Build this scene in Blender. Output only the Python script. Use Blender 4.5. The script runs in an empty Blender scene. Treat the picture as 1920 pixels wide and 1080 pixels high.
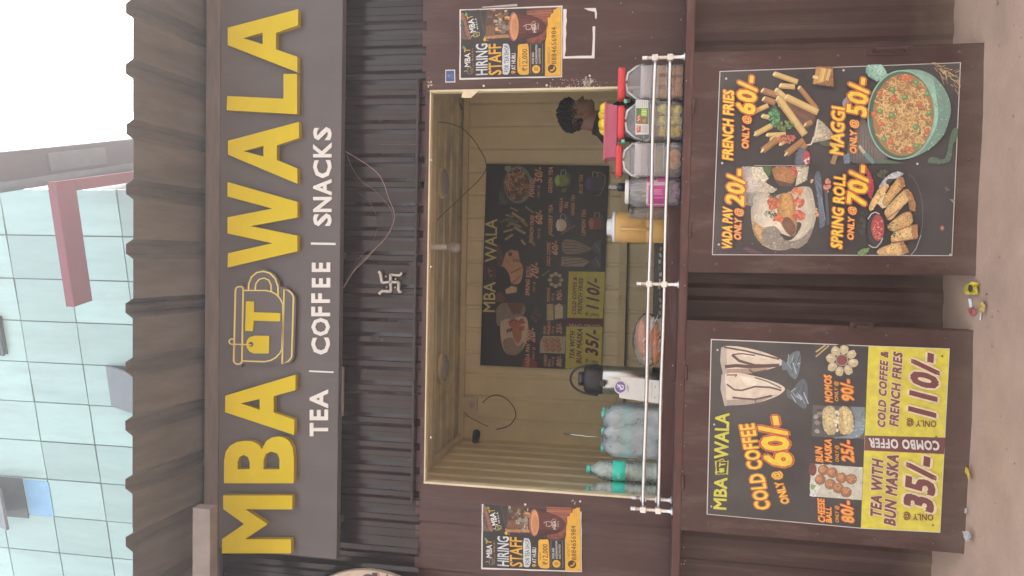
import bpy, bmesh, math, random
from mathutils import Vector, Matrix
from mathutils.geometry import tessellate_polygon
random.seed(7)
sc = bpy.context.scene
COL = sc.collection
R = math.radians

# ------------------------------------------------------------------ camera
EYE = Vector((0.0, -3.5, 1.275))
PITCH, YAW, ROLL = 0.17417914, -0.03813178, 0.0264427      # the phone is also turned a quarter turn
FPX = 1440.0
FWD = Vector((math.sin(YAW)*math.cos(PITCH), math.cos(YAW)*math.cos(PITCH), math.sin(PITCH)))
_r = FWD.cross(Vector((0, 0, 1))).normalized(); _u = _r.cross(FWD)
RGT = math.cos(ROLL)*_r + math.sin(ROLL)*_u
UPV = -math.sin(ROLL)*_r + math.cos(ROLL)*_u
cam = bpy.data.cameras.new('camera'); cam.sensor_width = 36; cam.sensor_fit = 'HORIZONTAL'
cam.lens = 36*FPX/1920; cam.clip_start = 0.05; cam.clip_end = 400
camo = bpy.data.objects.new('camera', cam); COL.objects.link(camo)
m = Matrix((-UPV, RGT, -FWD)).transposed().to_4x4(); m.translation = EYE
camo.matrix_world = m; sc.camera = camo

# ------------------------------------------------------------------ light
SUN_EL, SUN_AZ = R(52), R(24)
w = bpy.data.worlds.new('World'); sc.world = w; w.use_nodes = True
nt = w.node_tree; bg = nt.nodes['Background']
sky = nt.nodes.new('ShaderNodeTexSky'); sky.sky_type = 'NISHITA'; sky.sun_disc = False
sky.sun_elevation = SUN_EL; sky.sun_rotation = SUN_AZ; sky.air_density = 1.2; sky.dust_density = 3.0; sky.ozone_density = 1.0
hs = nt.nodes.new('ShaderNodeHueSaturation'); hs.inputs['Saturation'].default_value = 0.28
nt.links.new(sky.outputs[0], hs.inputs['Color']); nt.links.new(hs.outputs[0], bg.inputs[0])
bg.inputs[1].default_value = 0.15
sun = bpy.data.lights.new('sun', 'SUN'); sun.energy = 0.8; sun.angle = R(30); sun.color = (1, .96, .9)
suno = bpy.data.objects.new('sun', sun); COL.objects.link(suno)
sd = Vector((math.sin(SUN_AZ)*math.cos(SUN_EL), math.cos(SUN_AZ)*math.cos(SUN_EL), math.sin(SUN_EL)))
suno.rotation_euler = sd.to_track_quat('Z', 'Y').to_euler(); suno.location = sd*30
vs = sc.view_settings; vs.view_transform = 'Standard'; vs.look = 'None'; vs.gamma = 1; vs.use_curve_mapping = False
vs.exposure = 2.05
sc.cycles.use_denoising = True
sc.cycles.max_bounces = 10; sc.cycles.diffuse_bounces = 7; sc.cycles.transparent_max_bounces = 24
sc.cycles.volume_bounces = 0; sc.cycles.caustics_reflective = False; sc.cycles.caustics_refractive = False

# ------------------------------------------------------------------ helpers
def ray(px, py):
    return FWD + RGT*((540 - py)/FPX) - UPV*((px - 960)/FPX)
def at(px, py, Y=0.0):                 # the point of the vertical plane y = Y seen at a pixel of the photograph
    d = ray(px, py); return EYE + d*((Y - EYE.y)/d.y)
def atz(px, py, Z=0.0):
    d = ray(px, py); return EYE + d*((Z - EYE.z)/d.z)
def lin(c):
    return tuple((x/255/12.92 if x/255 <= .04045 else ((x/255+.055)/1.055)**2.4) for x in c)

class MB:
    def __init__(s): s.v = []; s.f = []; s.c = []; s.m = []; s.col = None; s.mi = 0; s.sm = []; s.smooth = False
    def face(s, idx):
        s.f.append(idx); s.c.append(s.col); s.m.append(s.mi); s.sm.append(s.smooth)
    def add(s, vs, fs):
        n = len(s.v); s.v += [tuple(v) for v in vs]
        for f in fs: s.face([i+n for i in f])
    def box(s, a, b):
        x0, x1 = sorted((a[0], b[0])); y0, y1 = sorted((a[1], b[1])); z0, z1 = sorted((a[2], b[2]))
        s.add([(x0,y0,z0),(x1,y0,z0),(x1,y1,z0),(x0,y1,z0),(x0,y0,z1),(x1,y0,z1),(x1,y1,z1),(x0,y1,z1)],
              [(0,3,2,1),(4,5,6,7),(0,1,5,4),(1,2,6,5),(2,3,7,6),(3,0,4,7)])
    def prism(s, loops, y0, y1, back=True):
        """loops of (x, z): first the outline, then holes; extruded from y0 (front) to y1"""
        vv = [[Vector((p[0], p[1], 0)) for p in l] for l in loops]
        tris = tessellate_polygon(vv)
        flat = [p for l in loops for p in l]; n = len(flat)
        fs = [tuple(t) for t in tris] + ([tuple(i+n for i in reversed(t)) for t in tris] if back else [])
        k = 0
        for l in loops:
            L = len(l)
            for i in range(L):
                j = (i+1) % L; fs.append((k+i, k+j, k+j+n, k+i+n))
            k += L
        s.add([(p[0], y0, p[1]) for p in flat] + [(p[0], y1, p[1]) for p in flat], fs)
    def tube(s, pts, r, seg=8, caps=True):
        pts = [Vector(p) for p in pts]; rr = r if isinstance(r, (list, tuple)) else [r]*len(pts)
        vs = []; fs = []; prev = None
        for i, p in enumerate(pts):
            a = pts[max(i-1, 0)]; b = pts[min(i+1, len(pts)-1)]; t = (b-a).normalized()
            if prev is None:
                q = Vector((0, 0, 1)) if abs(t.z) < .9 else Vector((1, 0, 0)); nrm = t.cross(q).normalized()
            else: nrm = (prev - t*prev.dot(t)).normalized()
            prev = nrm; bi = t.cross(nrm)
            for k in range(seg):
                a_ = 2*math.pi*k/seg; vs.append(p + rr[i]*(math.cos(a_)*nrm + math.sin(a_)*bi))
        for i in range(len(pts)-1):
            for k in range(seg):
                k2 = (k+1) % seg; fs.append((i*seg+k, i*seg+k2, (i+1)*seg+k2, (i+1)*seg+k))
        if caps: fs += [tuple(reversed(range(seg))), tuple(range((len(pts)-1)*seg, len(pts)*seg))]
        s.add(vs, fs)
    def lathe(s, prof, c, seg=24, sx=1.0, sy=1.0, pw=2.0):
        """prof: (radius, z) from bottom to top, about the vertical through c; pw > 2 gives a squarish section"""
        vs = []; fs = []
        for r, z in prof:
            for k in range(seg):
                a = 2*math.pi*(k+.5)/seg; ca, sa = math.cos(a), math.sin(a)
                q = (abs(ca)**pw + abs(sa)**pw)**(-1/pw)
                vs.append((c[0]+r*q*ca*sx, c[1]+r*q*sa*sy, c[2]+z))
        for i in range(len(prof)-1):
            for k in range(seg):
                k2 = (k+1) % seg; fs.append((i*seg+k, i*seg+k2, (i+1)*seg+k2, (i+1)*seg+k))
        if prof[0][0] > 1e-4: fs.append(tuple(reversed(range(seg))))
        if prof[-1][0] > 1e-4: fs.append(tuple(range((len(prof)-1)*seg, len(prof)*seg)))
        s.add(vs, fs)
    def ball(s, c, rx, ry, rz, seg=14, rings=8, noise=0.0):
        vs = []; fs = []
        for i in range(rings+1):
            t = math.pi*i/rings
            for k in range(seg):
                a = 2*math.pi*k/seg; q = 1+random.uniform(-noise, noise)
                vs.append((c[0]+q*rx*math.sin(t)*math.cos(a), c[1]+q*ry*math.sin(t)*math.sin(a), c[2]-q*rz*math.cos(t)))
        for i in range(rings):
            for k in range(seg):
                k2 = (k+1) % seg; fs.append((i*seg+k, i*seg+k2, (i+1)*seg+k2, (i+1)*seg+k))
        s.add(vs, fs)
    def build(s, name, mat, parent=None, bevel=0.0, weld=False):
        me = bpy.data.meshes.new(name); me.from_pydata(s.v, [], s.f)
        mats = mat if isinstance(mat, (list, tuple)) else [mat]
        for mm in mats: me.materials.append(mm)
        me.polygons.foreach_set('material_index', s.m); me.polygons.foreach_set('use_smooth', s.sm)
        if any(c is not None for c in s.c):
            at_ = me.color_attributes.new('Col', 'FLOAT_COLOR', 'CORNER'); buf = []
            for f, c in zip(s.f, s.c): buf += list((c or (.5, .5, .5))+(1.0,))*len(f)
            at_.data.foreach_set('color', buf)
        if bevel or weld:
            bm = bmesh.new(); bm.from_mesh(me)
            bmesh.ops.remove_doubles(bm, verts=bm.verts, dist=1e-5)
            if bevel:
                es = [e for e in bm.edges if len(e.link_faces) == 2 and e.calc_face_angle(0) > .6]
                bmesh.ops.bevel(bm, geom=es, offset=bevel, segments=2, affect='EDGES', profile=.6)
            bm.to_mesh(me); bm.free()
        me.update(); me.validate()
        o = bpy.data.objects.new(name, me); COL.objects.link(o)
        if parent is not None:
            o.parent = parent; o.matrix_parent_inverse = Matrix.Translation(-parent.location)
        return o

def tag(o, label, cat, group=None):
    o['label'] = label; o['category'] = cat
    if group: o['group'] = group
    return o
def thing(name, label, cat, loc=(0, 0, 0), group=None):
    o = bpy.data.objects.new(name, None); COL.objects.link(o); o.location = loc; o.empty_display_size = .1
    return tag(o, label, cat, group)
def structure(o): o['kind'] = 'structure'; return o
def stuff(o): o['kind'] = 'stuff'; return o

# ------------------------------------------------------------------ materials
def mat(name, rgb, rough=.5, metal=0.0, var=.12, vscale=6.0, bump=0.0, bscale=60.0, spec=.5, stretch=None, dirt=None, coat=0.0, streak=None, piece=0.0):
    """plain surface: base colour with mottling, optional fine relief, optional soil splash (colour, z0, z1, amount)"""
    mt = bpy.data.materials.new(name); mt.use_nodes = True; n = mt.node_tree; b = n.nodes['Principled BSDF']
    b.inputs['Roughness'].default_value = rough; b.inputs['Metallic'].default_value = metal
    b.inputs['Specular IOR Level'].default_value = spec; b.inputs['Coat Weight'].default_value = coat
    tc = n.nodes.new('ShaderNodeTexCoord'); src = tc.outputs['Object']
    if stretch:
        mp = n.nodes.new('ShaderNodeMapping'); mp.inputs['Scale'].default_value = stretch
        n.links.new(src, mp.inputs[0]); src = mp.outputs[0]
    nz = n.nodes.new('ShaderNodeTexNoise'); nz.inputs['Scale'].default_value = vscale; nz.inputs['Detail'].default_value = 6
    nz.inputs['Roughness'].default_value = .65; n.links.new(src, nz.inputs['Vector'])
    rp = n.nodes.new('ShaderNodeMapRange'); rp.inputs['From Min'].default_value = .3; rp.inputs['From Max'].default_value = .7
    rp.inputs['To Min'].default_value = 1-var; rp.inputs['To Max'].default_value = 1+var
    n.links.new(nz.outputs['Fac'], rp.inputs['Value'])
    mx = n.nodes.new('ShaderNodeMix'); mx.data_type = 'RGBA'; mx.blend_type = 'MULTIPLY'; mx.inputs['Factor'].default_value = 1
    mx.inputs['A'].default_value = (*rgb, 1)
    n.links.new(rp.outputs[0], mx.inputs['B']); out = mx.outputs['Result']
    if piece:                                   # alike pieces differ a little from one another
        oi = n.nodes.new('ShaderNodeObjectInfo'); r3 = n.nodes.new('ShaderNodeMapRange'); r3.inputs['To Min'].default_value = 1-piece; r3.inputs['To Max'].default_value = 1+piece
        n.links.new(oi.outputs['Random'], r3.inputs['Value']); m3 = n.nodes.new('ShaderNodeMix'); m3.data_type = 'RGBA'; m3.blend_type = 'MULTIPLY'; m3.inputs['Factor'].default_value = 1
        n.links.new(out, m3.inputs['A']); n.links.new(r3.outputs[0], m3.inputs['B']); out = m3.outputs['Result']
    if streak:                                  # dust runs and rubbed patches: (colour, mapping scale, amount)
        sc3, mp3, am3 = streak
        mm = n.nodes.new('ShaderNodeMapping'); mm.inputs['Scale'].default_value = mp3; n.links.new(tc.outputs['Object'], mm.inputs[0])
        n4 = n.nodes.new('ShaderNodeTexNoise'); n4.inputs['Scale'].default_value = 1; n4.inputs['Detail'].default_value = 7; n4.inputs['Roughness'].default_value = .7
        n.links.new(mm.outputs[0], n4.inputs['Vector'])
        r4 = n.nodes.new('ShaderNodeMapRange'); r4.inputs['From Min'].default_value = .50; r4.inputs['From Max'].default_value = .78; r4.inputs['To Max'].default_value = am3
        n.links.new(n4.outputs['Fac'], r4.inputs['Value'])
        m4 = n.nodes.new('ShaderNodeMix'); m4.data_type = 'RGBA'; m4.inputs['B'].default_value = (*sc3, 1)
        n.links.new(r4.outputs[0], m4.inputs['Factor']); n.links.new(out, m4.inputs['A']); out = m4.outputs['Result']
    if dirt:
        dc, z0, z1, amt = dirt
        sx = n.nodes.new('ShaderNodeSeparateXYZ'); n.links.new(tc.outputs['Object'], sx.inputs[0])
        n2 = n.nodes.new('ShaderNodeTexNoise'); n2.inputs['Scale'].default_value = 9; n2.inputs['Detail'].default_value = 5
        n.links.new(tc.outputs['Object'], n2.inputs['Vector'])
        ma = n.nodes.new('ShaderNodeMath'); ma.operation = 'MULTIPLY_ADD'; ma.inputs[1].default_value = -(z1-z0)*1.1
        n.links.new(n2.outputs['Fac'], ma.inputs[0]); n.links.new(sx.outputs['Z'], ma.inputs[2])
        r2 = n.nodes.new('ShaderNodeMapRange'); r2.inputs['From Min'].default_value = z1-(z1-z0)*.55; r2.inputs['From Max'].default_value = z0-(z1-z0)*.55
        r2.inputs['To Min'].default_value = 0; r2.inputs['To Max'].default_value = amt; r2.clamp = True
        n.links.new(ma.outputs[0], r2.inputs['Value'])
        m2 = n.nodes.new('ShaderNodeMix'); m2.data_type = 'RGBA'; m2.inputs['B'].default_value = (*dc, 1)
        n.links.new(r2.outputs[0], m2.inputs['Factor']); n.links.new(out, m2.inputs['A']); out = m2.outputs['Result']
    n.links.new(out, b.inputs['Base Color'])
    rr = n.nodes.new('ShaderNodeMapRange'); rr.inputs['To Min'].default_value = max(rough-.1, .03); rr.inputs['To Max'].default_value = min(rough+.12, 1)
    n.links.new(nz.outputs['Fac'], rr.inputs['Value']); n.links.new(rr.outputs[0], b.inputs['Roughness'])
    if bump:
        nb = n.nodes.new('ShaderNodeTexNoise'); nb.inputs['Scale'].default_value = bscale; nb.inputs['Detail'].default_value = 5
        n.links.new(src, nb.inputs['Vector'])
        bp = n.nodes.new('ShaderNodeBump'); bp.inputs['Strength'].default_value = bump; bp.inputs['Distance'].default_value = .01
        n.links.new(nb.outputs['Fac'], bp.inputs['Height']); n.links.new(bp.outputs[0], b.inputs['Normal'])
    return mt
def print_mat(name, rough=.45, spec=.4, veil=.1):
    mt = bpy.data.materials.new(name); mt.use_nodes = True; n = mt.node_tree; b = n.nodes['Principled BSDF']
    a = n.nodes.new('ShaderNodeAttribute'); a.attribute_name = 'Col'
    tc = n.nodes.new('ShaderNodeTexCoord'); nz = n.nodes.new('ShaderNodeTexNoise'); nz.inputs['Scale'].default_value = 35; nz.inputs['Detail'].default_value = 8
    n.links.new(tc.outputs['Object'], nz.inputs['Vector'])
    rp = n.nodes.new('ShaderNodeMapRange'); rp.inputs['From Min'].default_value = .3; rp.inputs['From Max'].default_value = .7
    rp.inputs['To Min'].default_value = .86; rp.inputs['To Max'].default_value = 1.1; n.links.new(nz.outputs['Fac'], rp.inputs['Value'])
    mx = n.nodes.new('ShaderNodeMix'); mx.data_type = 'RGBA'; mx.blend_type = 'MULTIPLY'; mx.inputs['Factor'].default_value = 1
    n.links.new(a.outputs['Color'], mx.inputs['A']); n.links.new(rp.outputs[0], mx.inputs['B'])
    # pale milky veil of lens haze painted into the print colour
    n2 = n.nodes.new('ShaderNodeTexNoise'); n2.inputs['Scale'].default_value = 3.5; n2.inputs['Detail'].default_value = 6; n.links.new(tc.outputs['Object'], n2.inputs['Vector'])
    r2 = n.nodes.new('ShaderNodeMapRange'); r2.inputs['From Min'].default_value = .3; r2.inputs['From Max'].default_value = .7; r2.inputs['To Min'].default_value = veil*.6; r2.inputs['To Max'].default_value = veil*1.4
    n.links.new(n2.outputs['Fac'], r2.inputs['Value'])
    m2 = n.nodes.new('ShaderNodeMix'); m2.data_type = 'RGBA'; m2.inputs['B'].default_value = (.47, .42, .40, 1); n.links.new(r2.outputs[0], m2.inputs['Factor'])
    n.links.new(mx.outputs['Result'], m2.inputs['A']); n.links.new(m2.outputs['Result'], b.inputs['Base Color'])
    b.inputs['Roughness'].default_value = rough; b.inputs['Specular IOR Level'].default_value = spec
    return mt
def clear_mat(name, tint, body, opacity, rough=.12, vary=1.0, ior=1.45):
    """thin clear plastic: mostly see-through, a little milky, with a reflecting skin"""
    mt = bpy.data.materials.new(name); mt.use_nodes = True; n = mt.node_tree; n.nodes.remove(n.nodes['Principled BSDF'])
    o = n.nodes['Material Output']
    tr = n.nodes.new('ShaderNodeBsdfTransparent'); tr.inputs[0].default_value = (*tint, 1)
    df = n.nodes.new('ShaderNodeBsdfDiffuse'); df.inputs[0].default_value = (*body, 1)
    m1 = n.nodes.new('ShaderNodeMixShader')
    tc = n.nodes.new('ShaderNodeTexCoord'); nz = n.nodes.new('ShaderNodeTexNoise'); nz.inputs['Scale'].default_value = 22; nz.inputs['Detail'].default_value = 4
    n.links.new(tc.outputs['Object'], nz.inputs['Vector'])
    rp = n.nodes.new('ShaderNodeMapRange'); rp.inputs['From Min'].default_value = .3; rp.inputs['From Max'].default_value = .7
    rp.inputs['To Min'].default_value = opacity*(1-.45*vary); rp.inputs['To Max'].default_value = min(opacity*(1+.45*vary), 1)
    n.links.new(nz.outputs['Fac'], rp.inputs['Value']); n.links.new(rp.outputs[0], m1.inputs[0])
    n.links.new(tr.outputs[0], m1.inputs[1]); n.links.new(df.outputs[0], m1.inputs[2])
    gl = n.nodes.new('ShaderNodeBsdfGlossy'); gl.inputs['Roughness'].default_value = rough
    fr = n.nodes.new('ShaderNodeFresnel'); fr.inputs[0].default_value = ior
    bp = n.nodes.new('ShaderNodeBump'); bp.inputs['Strength'].default_value = .35; bp.inputs['Distance'].default_value = .01
    n.links.new(nz.outputs['Fac'], bp.inputs['Height']); n.links.new(bp.outputs[0], gl.inputs['Normal']); n.links.new(bp.outputs[0], fr.inputs['Normal'])
    m2 = n.nodes.new('ShaderNodeMixShader'); n.links.new(fr.outputs[0], m2.inputs[0])
    n.links.new(m1.outputs[0], m2.inputs[1]); n.links.new(gl.outputs[0], m2.inputs[2]); n.links.new(m2.outputs[0], o.inputs[0])
    return mt

SOIL = (.46, .325, .25)
M = dict(
 soil=mat('soil', SOIL, .95, var=.13, vscale=3.5, bump=.22, bscale=45, spec=.1),
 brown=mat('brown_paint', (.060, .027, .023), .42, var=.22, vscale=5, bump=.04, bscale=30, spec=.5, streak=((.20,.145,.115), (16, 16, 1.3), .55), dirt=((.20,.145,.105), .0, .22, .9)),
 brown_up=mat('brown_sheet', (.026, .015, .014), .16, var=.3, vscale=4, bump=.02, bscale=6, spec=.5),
 brown_flat=mat('brown_panel', (.066, .026, .022), .36, var=.22, vscale=4, bump=.05, bscale=18, streak=((.19,.13,.11), (11, 11, 1.2), .42)),
 ledge=mat('ledge_paint', (.085, .030, .025), .38, var=.25, vscale=9, bump=.08, bscale=40, streak=((.22,.16,.13), (2.5, 20, 20), .5)),
 board=mat('board_paint', (.066, .029, .024), .44, var=.2, vscale=7, bump=.06, bscale=30, streak=((.22,.16,.135), (9, 9, 2.2), .6), dirt=((.20,.15,.12), .0, .16, .55)),
 cream=mat('cream_sheet', (.82, .75, .52), .55, var=.10, vscale=3, bump=.04, bscale=25),
 cream_bar=mat('cream_bar', (.70, .62, .42), .5, var=.12, vscale=8),
 ceil=mat('ceiling_sheet', (.70, .635, .45), .7, var=.25, vscale=5),
 roof=mat('roof_sheet', (.150, .142, .138), .5, var=.3, vscale=3.5, stretch=(2.5, .5, 1), streak=((.09,.065,.05), (13, 2.2, 5), .6)),
 strip=mat('wood_strip', (.15, .125, .112), .7, var=.25, vscale=8, stretch=(.6, 4, 4)),
 beam=mat('steel_tube', (.24, .205, .185), .5, var=.2, vscale=9),
 dark=mat('dark_steel', (.05, .045, .045), .45, var=.2),
 sign=mat('sign_panel', (.105, .093, .094), .5, var=.08, vscale=2, bump=.05, bscale=90, streak=((.16,.145,.14), (9, 9, 1.5), .35)),
 yellow=mat('yellow_acrylic', (.60, .48, .002), .5, var=.06, vscale=4, spec=.3),
 yedge=mat('letter_edge', (.42, .31, .01), .5, var=.1),
 white=mat('white_acrylic', (.72, .72, .70), .4, var=.05),
 chrome=mat('chrome', (.75, .75, .74), .16, metal=1.0, var=.05),
 fitting=mat('chrome_fitting', (.74, .74, .72), .28, metal=.85, var=.08, vscale=40),
 steel=mat('brushed_steel', (.50, .50, .47), .28, metal=1.0, var=.12, vscale=6, stretch=(8, 8, .4)),
 blackpl=mat('black_plastic', (.022, .022, .024), .4, var=.1),
 redpl=mat('red_plastic', (.66, .05, .05), .35, var=.08),
 pinkpl=mat('pink_plastic', (.50, .13, .22), .4, var=.08),
 teal=mat('teal_plastic', (.10, .52, .44), .35, var=.08),
 teal_l=mat('teal_label', (.03, .62, .48), .45, var=.12, vscale=30),
 tan=mat('tan_plastic', (.62, .38, .12), .4, var=.05),
 whitepl=mat('white_plastic', (.74, .76, .76), .35, var=.05),
 paper=mat('white_paper', (.70, .69, .66), .75, var=.06, vscale=20),
 foil=mat('yellow_foil', (.82, .58, .02), .25, var=.35, vscale=40, bump=.6, bscale=60, metal=.2),
 foil2=mat('lime_foil', (.88, .82, .12), .25, var=.5, vscale=50, bump=.8, bscale=70),
 cookie=mat('cookie', (.74, .36, .12), .8, var=.3, vscale=60, bump=.3, bscale=120),
 bun=mat('bun_crust', (.46, .17, .08), .38, var=.4, vscale=18, bump=.1),
 candy=mat('candy_wrap', (.46, .16, .42), .3, var=.4, vscale=60, bump=.5),
 wire=mat('wire_black', (.03, .028, .028), .5),
 wire_p=mat('wire_pink', (.27, .16, .165), .5),
 wire_b=mat('wire_brown', (.10, .075, .05), .5),
 facade=mat('pale_glass', (.335, .51, .49), .14, var=.10, vscale=1.6, spec=.5, stretch=(1.6, 1.6, .35), piece=.15, streak=((.26,.36,.35), (5, 5, .9), .55)),
 joint=mat('joint_grey', (.13, .175, .185), .6, var=.1),
 glassdk=mat('dark_glass', (.06, .085, .085), .15, var=.2),
 bluegl=mat('blue_glass', (.20, .42, .66), .2, var=.08),
 sash=mat('grey_sash', (.12, .14, .15), .35, var=.15),
 redbeam=mat('red_beam', (.22, .045, .06), .5, var=.08),
 eave=mat('eave_grey', (.085, .068, .078), .6, var=.1, vscale=2),
 eave2=mat('eave_trim', (.16, .20, .22), .5, var=.1),
 plaster=mat('plaster', (.45, .45, .44), .8, var=.1),
 emblem=mat('emblem_metal', (.44, .40, .36), .35, var=.15, vscale=40, metal=.3),
 skin=mat('skin', (.27, .145, .095), .48, var=.12, vscale=20, bump=.05),
 hair=mat('hair', (.010, .009, .009), .6, var=.3, vscale=60, bump=.6, bscale=90),
 shirt=mat('shirt', (.022, .022, .028), .85, var=.15, vscale=30),
 trousers=mat('trousers', (.05, .055, .075), .85, var=.1),
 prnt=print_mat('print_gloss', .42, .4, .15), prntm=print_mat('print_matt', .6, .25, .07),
 clear=clear_mat('clear_plastic', (.975, .98, .98), (.92, .91, .93), .17, .12, .4),
 milky=clear_mat('milky_plastic', (.93, .94, .95), (.70, .69, .72), .22),
 water=clear_mat('bottle_plastic', (.95, .98, .975), (.78, .93, .90), .32, .06),
 handle=clear_mat('handle_plastic', (.9, .92, .95), (.76, .79, .84), .65),
 film=clear_mat('shrink_film', (.96, .975, .99), (.80, .90, .98), .33, .2, .5),
 wrap=clear_mat('bun_wrap', (.98, .975, .97), (.86, .84, .82), .12, .15, .9, 1.12),
)
# ------------------------------------------------------------------ ground
def ground_z(x, y):
    h = .012*math.sin(x*2.3+y)+.010*math.sin(x*5.1-y*3.7+1)+.006*math.sin(x*11+y*7)
    k = max(0.0, min(1.0, (y+.30)/.30)); k = k*k*(3-2*k)
    gap = 1.0
    return h*.6*(1 if y < -.3 else .5) - .004 + .055*k*gap
g = MB(); g.smooth = True
xs = [-60, -30, -12, -6] + [-4+.1*i for i in range(81)] + [6, 12, 30, 60]
ys = [-60, -30, -12, -6] + [-3.5+.09*i for i in range(45)] + [1, 3, 6, 12, 30, 60]
g.add([(x, y, ground_z(x, y) if abs(x) < 5 and -4 < y < .6 else -.02) for y in ys for x in xs],
      [(j*len(xs)+i, j*len(xs)+i+1, (j+1)*len(xs)+i+1, (j+1)*len(xs)+i) for j in range(len(ys)-1) for i in range(len(xs)-1)])
structure(g.build('ground', M['soil']))
# pebbles and crumbs lying on the soil
pb = MB()
for _ in range(110):
    x = random.uniform(-1.7, 1.6); y = -.30-abs(random.gauss(0, .45)); r = random.choice((.002, .0025, .003, .004, .006))
    pb.ball((x, y, ground_z(x, y)+r*.3), r*random.uniform(.8, 1.6), r, r*.7, 6, 3, .2)
stuff(pb.build('gravel', mat('gravel_stone', (.31, .24, .19), .9, var=.35, vscale=25)))

# ------------------------------------------------------------------ kiosk
kiosk = thing('tea_kiosk', 'dark brown sheet metal tea kiosk with a wide open serving window', 'kiosk', (0, 0, 0))
XL, XR = -2.57, 2.39
W_L, W_R = at(1000, 917).x, at(1000, 910-742+1).x           # window opening
W_L = at(1020, 919.5).x; W_R = at(1000, 169).x
W_T, W_B = at(804, 540).z, at(1247, 540).z
Z_SHEET = at(786, 540).z                                    # top of the flat front frame
Z_LEDGE1 = at(1273, 547, -.22).z; Z_LEDGE0 = at(1289, 547, -.22).z
Z_ROOF = at(384, 540, -.13).z
def corr(mb, x0, x1, z0, z1, y, pitch, rib, slope, depth, groove=True, bead=False):
    """vertical ribs standing proud of the plane y towards the viewer"""
    prof = []; x = x0
    while x < x1-1e-6:
        flat = pitch-rib-2*slope; bd_ = .0035 if bead else 0
        seg = [(x, 0), (x+flat*.46, 0)]
        if groove: seg += [(x+flat*.48, -.004), (x+flat*.52, -.004)]
        seg += [(x+flat*.54, 0), (x+flat, 0), (x+flat+slope, -depth)]
        if bead: seg += [(x+flat+slope+.0025, -depth-bd_), (x+flat+slope+.005, -depth), (x+flat+slope+rib-.005, -depth), (x+flat+slope+rib-.0025, -depth-bd_)]
        seg += [(x+flat+slope+rib, -depth), (x+pitch, 0)]
        prof += [p for p in seg if p[0] <= x1+1e-6]; x += pitch
    pr = [prof[0]]
    for p in prof[1:]:
        if p[0] > pr[-1][0]+1e-6: pr.append(p)
    if pr[-1][0] < x1-1e-6: pr.append((x1, pr[-1][1]))
    vs = [(p[0], y+p[1], z0) for p in pr]+[(p[0], y+p[1], z1) for p in pr]; n = len(pr)
    mb.add(vs, [(i, i+1, n+i+1, n+i) for i in range(n-1)])
# upper corrugated band over the window: sheets about 0.62 m wide, lapped
x = XL
i = 0
while x < XR-.01:
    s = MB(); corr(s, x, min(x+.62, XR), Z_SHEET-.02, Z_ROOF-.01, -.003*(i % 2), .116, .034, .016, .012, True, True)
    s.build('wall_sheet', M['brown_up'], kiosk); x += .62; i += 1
# wall below the ledge
x = XL
i = 0
while x < XR-.01:
    s = MB(); corr(s, x, min(x+.62, XR), -.05, Z_LEDGE0+.02, -.003*(i % 2), .124, .036, .020, .006, False)
    s.build('wall_sheet', M['brown'], kiosk); x += .62; i += 1
# flat frame around the window
FR = .012
lp = MB(); corr(lp, XL, W_L-.085, Z_LEDGE0+.02, Z_SHEET-.0, -.001, .23, .05, .012, .007, False); lp.build('wall_sheet', M['brown_flat'], kiosk)
t = MB(); t.box((W_L-.083, -FR, Z_LEDGE0+.02), (W_L-.004, .03, Z_SHEET-.002)); t.build('window_jamb', M['brown_flat'], kiosk, .002)
t = MB(); t.box((W_R+.006, -FR, Z_LEDGE0+.02), (XR, .02, Z_SHEET-.002)); t.build('wall_panel', M['brown_flat'], kiosk, .002)
t = MB(); t.box((W_L-.003, -FR, Z_LEDGE0+.02), (W_R+.005, .02, W_B-.004)); t.build('window_sill', M['ledge'], kiosk, .002)
t = MB(); t.box((W_L-.003, -FR, W_T+.006), (W_R+.005, .02, Z_SHEET-.002)); t.build('window_lintel', M['brown_flat'], kiosk, .002)
# rolled shutter channel above the window
t = MB(); t.box((W_L-.10, -.052, Z_SHEET), (at(790, 150).x, -.014-.003, Z_SHEET+.012)); t.build('shutter_channel', M['brown_up'], kiosk, .003)
# cream lining of the opening
ln = MB()
ln.box((W_L-.004, -.016, W_B-.004), (W_L+.006, .024, W_T+.006)); ln.build('window_liner', M['cream_bar'], kiosk, .0015)
ln = MB(); ln.box((W_R-.005, -.016, W_B-.004), (W_R+.006, .024, W_T+.006)); ln.build('window_liner', M['cream_bar'], kiosk, .0015)
ln = MB(); ln.box((W_L+.007, -.015, W_T-.001), (W_R-.006, .024, W_T+.006)); ln.build('window_liner', M['cream_bar'], kiosk, .0015)
ln = MB(); ln.box((W_L+.007, -.015, W_B-.004), (W_R-.006, .024, W_B+.006)); ln.build('window_liner', M['cream_bar'], kiosk, .0015)
# torn lip of sheet at the top right of the opening
lip = MB(); a = at(800, 171, -.014); b = at(868, 172, -.014); c = at(866, 184, -.014); d = at(884, 184, -.014); e = at(896, 173, -.014); f = at(900, 170, -.014)
lip.prism([[(p.x, p.z) for p in (a, b, c, d, e, f)][::-1]], -.021, -.017); lip.build('bent_lip', M['cream_bar'], kiosk)

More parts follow.
